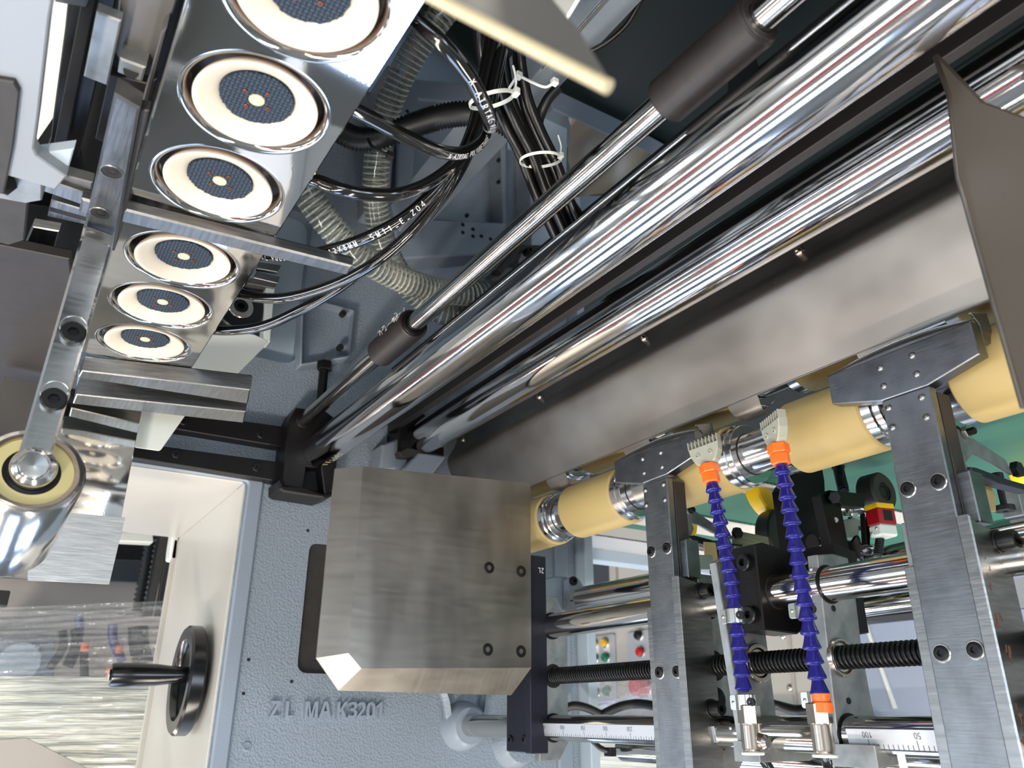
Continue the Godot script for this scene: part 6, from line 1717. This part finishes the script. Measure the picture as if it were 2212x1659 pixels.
func cabinets() -> void:
	var z := -2.2
	var t := thing("control_cabinet", "cream control cabinet with rows of buttons, blurred in the background", "cabinet", P(-1.2, 0.7, z))
	part("body", B.new().box(P(-2.4, -0.9, z - 0.5), P(-0.86, 0.9, z), 0.004), "cream_paint", t)
	part("dark_window", B.new().prism(pv([[-1.6537, 0.7747], [-1.3383, 0.6833], [-1.3402, 0.4792], [-1.6647, 0.5]]), 2, z, z + 0.006, 0.001), "grey_panel", t)
	part("door_frame", B.new().prism(pv([[-1.3371, 0.6993], [-1.2936, 0.6879], [-1.2985, 0.4592], [-1.3413, 0.4639]]), 2, z, z + 0.012, 0.002), "cardboard", t)
	var pn := [[[-1.5112, 0.3145], [-1.3275, 0.316], [-1.3352, 0.0532], [-1.5039, 0.046]], [[-1.2475, 0.3118], [-1.0709, 0.3174], [-1.0859, 0.0619], [-1.2545, 0.054]]]
	for k in 2:
		var pl := part("button_panel", B.new().prism(rounded(pn[k], 0.012), 2, z, z + 0.008, 0.002), "ruler_face", t)
		var bs = [[[P(-1.4602, 0.284, -2.192), "button_yellow"], [P(-1.3875, 0.2829, -2.192), "button_yellow"], [P(-1.4606, 0.2241, -2.192), "button_green"], [P(-1.3853, 0.2239, -2.192), "button_green"], [P(-1.4594, 0.0886, -2.192), "button_green"], [P(-1.3851, 0.0924, -2.192), "button_green"]], [[P(-1.1706, 0.2967, -2.192), "screw_black"], [P(-1.1651, 0.2332, -2.192), "button_red"], [P(-1.1629, 0.1064, -2.192), "button_red"]]][k]
		for i in bs.size():
			var o: Vector3 = bs[i][0]
			var r := 0.017 if not (k == 1 and i == 2) else 0.036
			part("button", B.new().cyl(o, o + P(0, 0, 0.02 if r < 0.03 else 0.05), r, 28, 0.004), bs[i][1], pl)
			part("bezel", B.new().ring(o, o + P(0, 0, 0.005), r * 1.35, r, 28, 0.002), "zinc", pl)
	var lb := B.new()
	for q in [P(-1.4573, 0.1229, -2.192), P(-1.3828, 0.1262, -2.192), P(-1.4522, 0.2572, -2.192), P(-1.38, 0.2566, -2.192)]:
		lb.box(q - P(0.018, 0.014, 0), q + P(0.018, 0.014, 0.001), 0)
	part("label_plate", lb, "white_paint", t)
	# next cabinets along the hall
	var w := thing("cream_cabinet", "cream cabinet door with two round screws, behind the spindle", "cabinet", P(-0.4, 0.7, z))
	part("body", B.new().box(P(-0.85, -0.9, z - 0.4), P(-0.30, 0.30, z), 0.003), "cream_paint", w)
	part("door_edge", B.new().prism(pv([[-0.4471, 0.2756], [-0.436, 0.2747], [-0.4432, 0.0096], [-0.4575, 0.0096]]), 2, z, z + 0.006, 0.001), "cardboard", w)
	for q in [P(-0.4676, 0.2423, -2.2), P(-0.4654, 0.0835, -2.2)]:
		part("screw", button_head(q, P(0, 0, 1), 0.012, 0.008), "zinc", w)
	part("top_edge", B.new().prism(pv([[-0.5633, 0.2823], [-0.3808, 0.253], [-0.3817, 0.2474], [-0.5646, 0.2734]]), 2, z, z + 0.008, 0.001), "white_paint", w)
	var bl := thing("blue_cabinet", "bluish white cabinet side behind the right spindle", "cabinet", P(0.0, 0.7, z))
	part("body", B.new().box(P(-0.28, -0.9, z - 0.4), P(0.9, 0.255, z), 0.003), "blue_panel", bl)
	part("hinge_strip", B.new().prism(pv([[-0.163, 0.2651], [-0.1537, 0.2643], [-0.1, 0.0214], [-0.1114, 0.0215]]), 2, z, z + 0.008, 0.001), "white_paint", bl)
	var ws := thing("wrapped_pallet", "film-wrapped white stack under the left scale, in the background", "pallet", P(-1.2, 0.0, -2.0))
	var rows := []
	for i in 14:
		var row := []
		for j in 24:
			row.append(P(-1.9 + j * 0.08, -0.075 - i * 0.03, -2.05 + 0.008 * sin(i * 2.1 + j * 0.35)))
		rows.append(row)
	part("wrapped_face", B.new().grid(rows), "wrapped_stack", ws)
	part("stack", B.new().box(P(-1.9, -0.5, -2.15), P(-0.06, -0.076, -2.065), 0.002), "white_paint", ws)
	solo("clear_film", B.new().grid([[P(-1.75, 0.12, -2.06), P(-1.3, 0.13, -2.05), P(-0.9, 0.12, -2.06)], [P(-1.75, 0.03, -2.05), P(-1.3, 0.02, -2.03), P(-0.9, 0.03, -2.05)], [P(-1.75, -0.07, -2.06), P(-1.3, -0.075, -2.05), P(-0.9, -0.07, -2.06)]]), "film", "clear stretch film in front of the control buttons", "film", P(-1.3, 0.02, -2.05))

func beyond_opening() -> void:
	# what shows through the cream opening
	var x := -1.15
	var s := thing("shelf_rack", "grey rack with a toothed strip behind the cream opening", "rack", P(-1.15, 0.3881, -0.2577))
	part("back_sheet", B.new().prism(pv([[0.3948, 0.3582], [0.4226, -0.425], [0.4185, -0.5609], [0.0606, -0.6149], [0.144, 0.2941]]), 0, -1.62, -1.6, 0.001), "cardboard", s)
	part("dark_gap", B.new().prism(pv([[0.4697, 0.3686], [0.5572, -0.5189], [0.4725, -0.5316], [0.419, 0.3557]]), 0, -1.52, -1.5, 0.001), "brown_coat", s)
	part("grey_beam", B.new().prism(pv([[0.3983, 0.3417], [0.456, -0.5131], [0.3873, -0.5234], [0.3489, 0.3291]]), 0, -1.42, -1.4, 0.001), "grey_panel", s)
	part("post", B.new().prism(pv([[0.4905, -0.3486], [0.4919, -0.3842], [0.2568, -0.3773], [0.2551, -0.3508]]), 0, -1.18, -1.15, 0.002), "dull_grey", s)
	part("post", B.new().prism(pv([[0.4851, -0.3786], [0.4847, -0.399], [0.2533, -0.3961], [0.2521, -0.3769]]), 0, -1.13, -1.1, 0.002), "dark_plate", s)
	var cd := curve([P(-1.13, 0.4717, -0.3332), P(-1.13, 0.3664, -0.3336), P(-1.13, 0.2645, -0.3316)], 0.012)
	var rd := PackedFloat32Array()
	for i in cd.size(): rd.append(0.013 + (0.004 if i % 2 == 0 else -0.003))
	part("toothed_strip", B.new().tube(cd, 0.012, 8, rd), "rubber", s)
	part("tray_edge", B.new().prism(rounded([[0.4506, -0.2156], [0.4601, -0.3184], [0.4329, -0.3253], [0.4275, -0.2311]], 0.006), 0, -1.05, -1.0, 0.002), "white_paint", s)
	solo("machine_stop", B.new().box(P(-0.4602, 0.2069, 0.005) - P(0.02, 0.02, 0.02), P(-0.4579, 0.2029, -0.0018) + P(0.01, 0.012, 0.02), 0.002), "soft_black", "small black stop at the left edge above the film", "stop", P(-0.4579, 0.2029, -0.0018))
	# clear film stretched above the white stack, machinery behind it
	var wr := FastNoiseLite.new()
	wr.seed = 77
	wr.frequency = 1.0
	wr.fractal_octaves = 3
	var rows := []
	for i in 60:
		var row := []
		for j in 20:
			var a: Vector3 = P(-1, 0.2256, 0.1046).lerp(P(-1, 0.2876, -0.4299), j / 19.0)
			var b: Vector3 = P(-1, 0.0701, 0.0685).lerp(P(-1, 0.0908, -0.437), j / 19.0)
			row.append(a.lerp(b, i / 59.0) + P(0.014 * wr.get_noise_2d(i * 0.22 + j * 0.03, j * 0.07), 0, 0))
		rows.append(row)
	solo("stretch_film", B.new().grid(rows), "film", "clear crinkled stretch film above the white stack", "film", P(-1, 0.1496, -0.1235))
	rows = []
	for i in 90:
		var row := []
		for j in 20:
			var a: Vector3 = P(-1.02, 0.0788, 0.0709).lerp(P(-1.02, 0.0939, -0.4403), j / 19.0)
			var b: Vector3 = P(-1.02, -0.2098, 0.0037).lerp(P(-1.02, -0.2332, -0.4478), j / 19.0)
			row.append(a.lerp(b, i / 89.0) + P(0.0055 * wr.get_noise_2d(i * 0.2 + 40.0 + j * 0.02, j * 0.06), 0, 0))
		rows.append(row)
	var w := thing("wrapped_stack", "white stack wrapped in clear film, left of the handwheel", "stack", P(-1.02, -0.0192, -0.1589))
	part("wrapped_face", B.new().grid(rows), "wrapped_stack", w)
	part("stack", B.new().prism(pv([[0.0753, 0.0706], [0.09, -0.4424], [-0.235, -0.4494], [-0.2115, 0.0038]]), 0, -1.3, -1.04, 0.002), "white_paint", w)
	var m := thing("far_machine", "blurred blue-grey machine part behind the stretch film", "machine", P(-1.5, 0.1673, -0.1282))
	part("plate", B.new().prism(pv([[0.2039, 0.0662], [0.2088, -0.1688], [0.0975, -0.1848], [0.0859, 0.0393]]), 0, -1.55, -1.5, 0.003), "smooth_paint", m)
	part("disc", B.new().cyl(P(-1.5, 0.1399, -0.0884), P(-1.49, 0.1394, -0.0881), 0.055, 36), "pale_paint", m)
	var cols := ["soft_black", "soft_black", "hose_blue", "soft_black", "black_steel", "hose_blue"]
	var cx := [P(-1.45, 0.1799, -0.1891), P(-1.45, 0.188, -0.2246), P(-1.45, 0.2214, -0.2269), P(-1.45, 0.1301, -0.2568), P(-1.45, 0.2024, -0.3961), P(-1.45, 0.2058, -0.323)]
	var cl := ["first dark cable behind the stretch film", "dark cable bundle behind the stretch film with an orange ring", "short blue hose behind the stretch film, middle", "slanting dark cable behind the stretch film", "dark block behind the stretch film, nearest the lining", "curved blue hose behind the stretch film"]
	for i in 6:
		var c: Vector3 = cx[i]
		solo("far_cable", B.new().tube(curve([c + P(0, 0.05, 0.01), c, c - P(0, 0.06, 0.012 * (i - 2))], 0.01), [0.012, 0.016, 0.012, 0.012, 0.03, 0.014][i], 12), cols[i], cl[i], "cable", c)
	for i in 3:
		var c: Vector3 = [P(-1.42, 0.1831, -0.2462), P(-1.42, 0.1818, -0.3402), P(-1.42, 0.1181, -0.3349)][i]
		solo("far_nut", B.new().cyl(c - P(0, 0.012, 0), c + P(0, 0.012, 0), [0.012, 0.010, 0.02][i], 20), "orange_plastic", ["orange ring behind the stretch film, left of the blue hose", "orange ring behind the stretch film beside the curved blue hose", "orange foot behind the stretch film by the grip"][i], "ring", c)
	solo("board", B.new().prism(pv([[-0.0596, 0.0561], [-0.0468, -0.1088], [-0.0643, -0.1469], [-0.1786, -0.3827], [-0.1848, 0.0265]]), 0, -0.76, -0.75, 0.001), "cardboard", "grey-brown board corner at the lower left", "board", P(-0.75, -0.0531, -0.1101))

func _ready() -> void:
	make_materials()
	setup()
	hall()
	side_frame()
	rails_and_blocks()
	rollers()
	bent_sheet()
	yellow_rollers()
	cover_box()
	guide_rods()
	carriers()
	posts()
	hoses()
	suction_plates()
	cross_bars()
	arm()
	upper_left()
	white_housings()
	handwheel()
	tubes()
	square_beam()
	near_plates()
	outfeed()
	cabinets()
	beyond_opening()
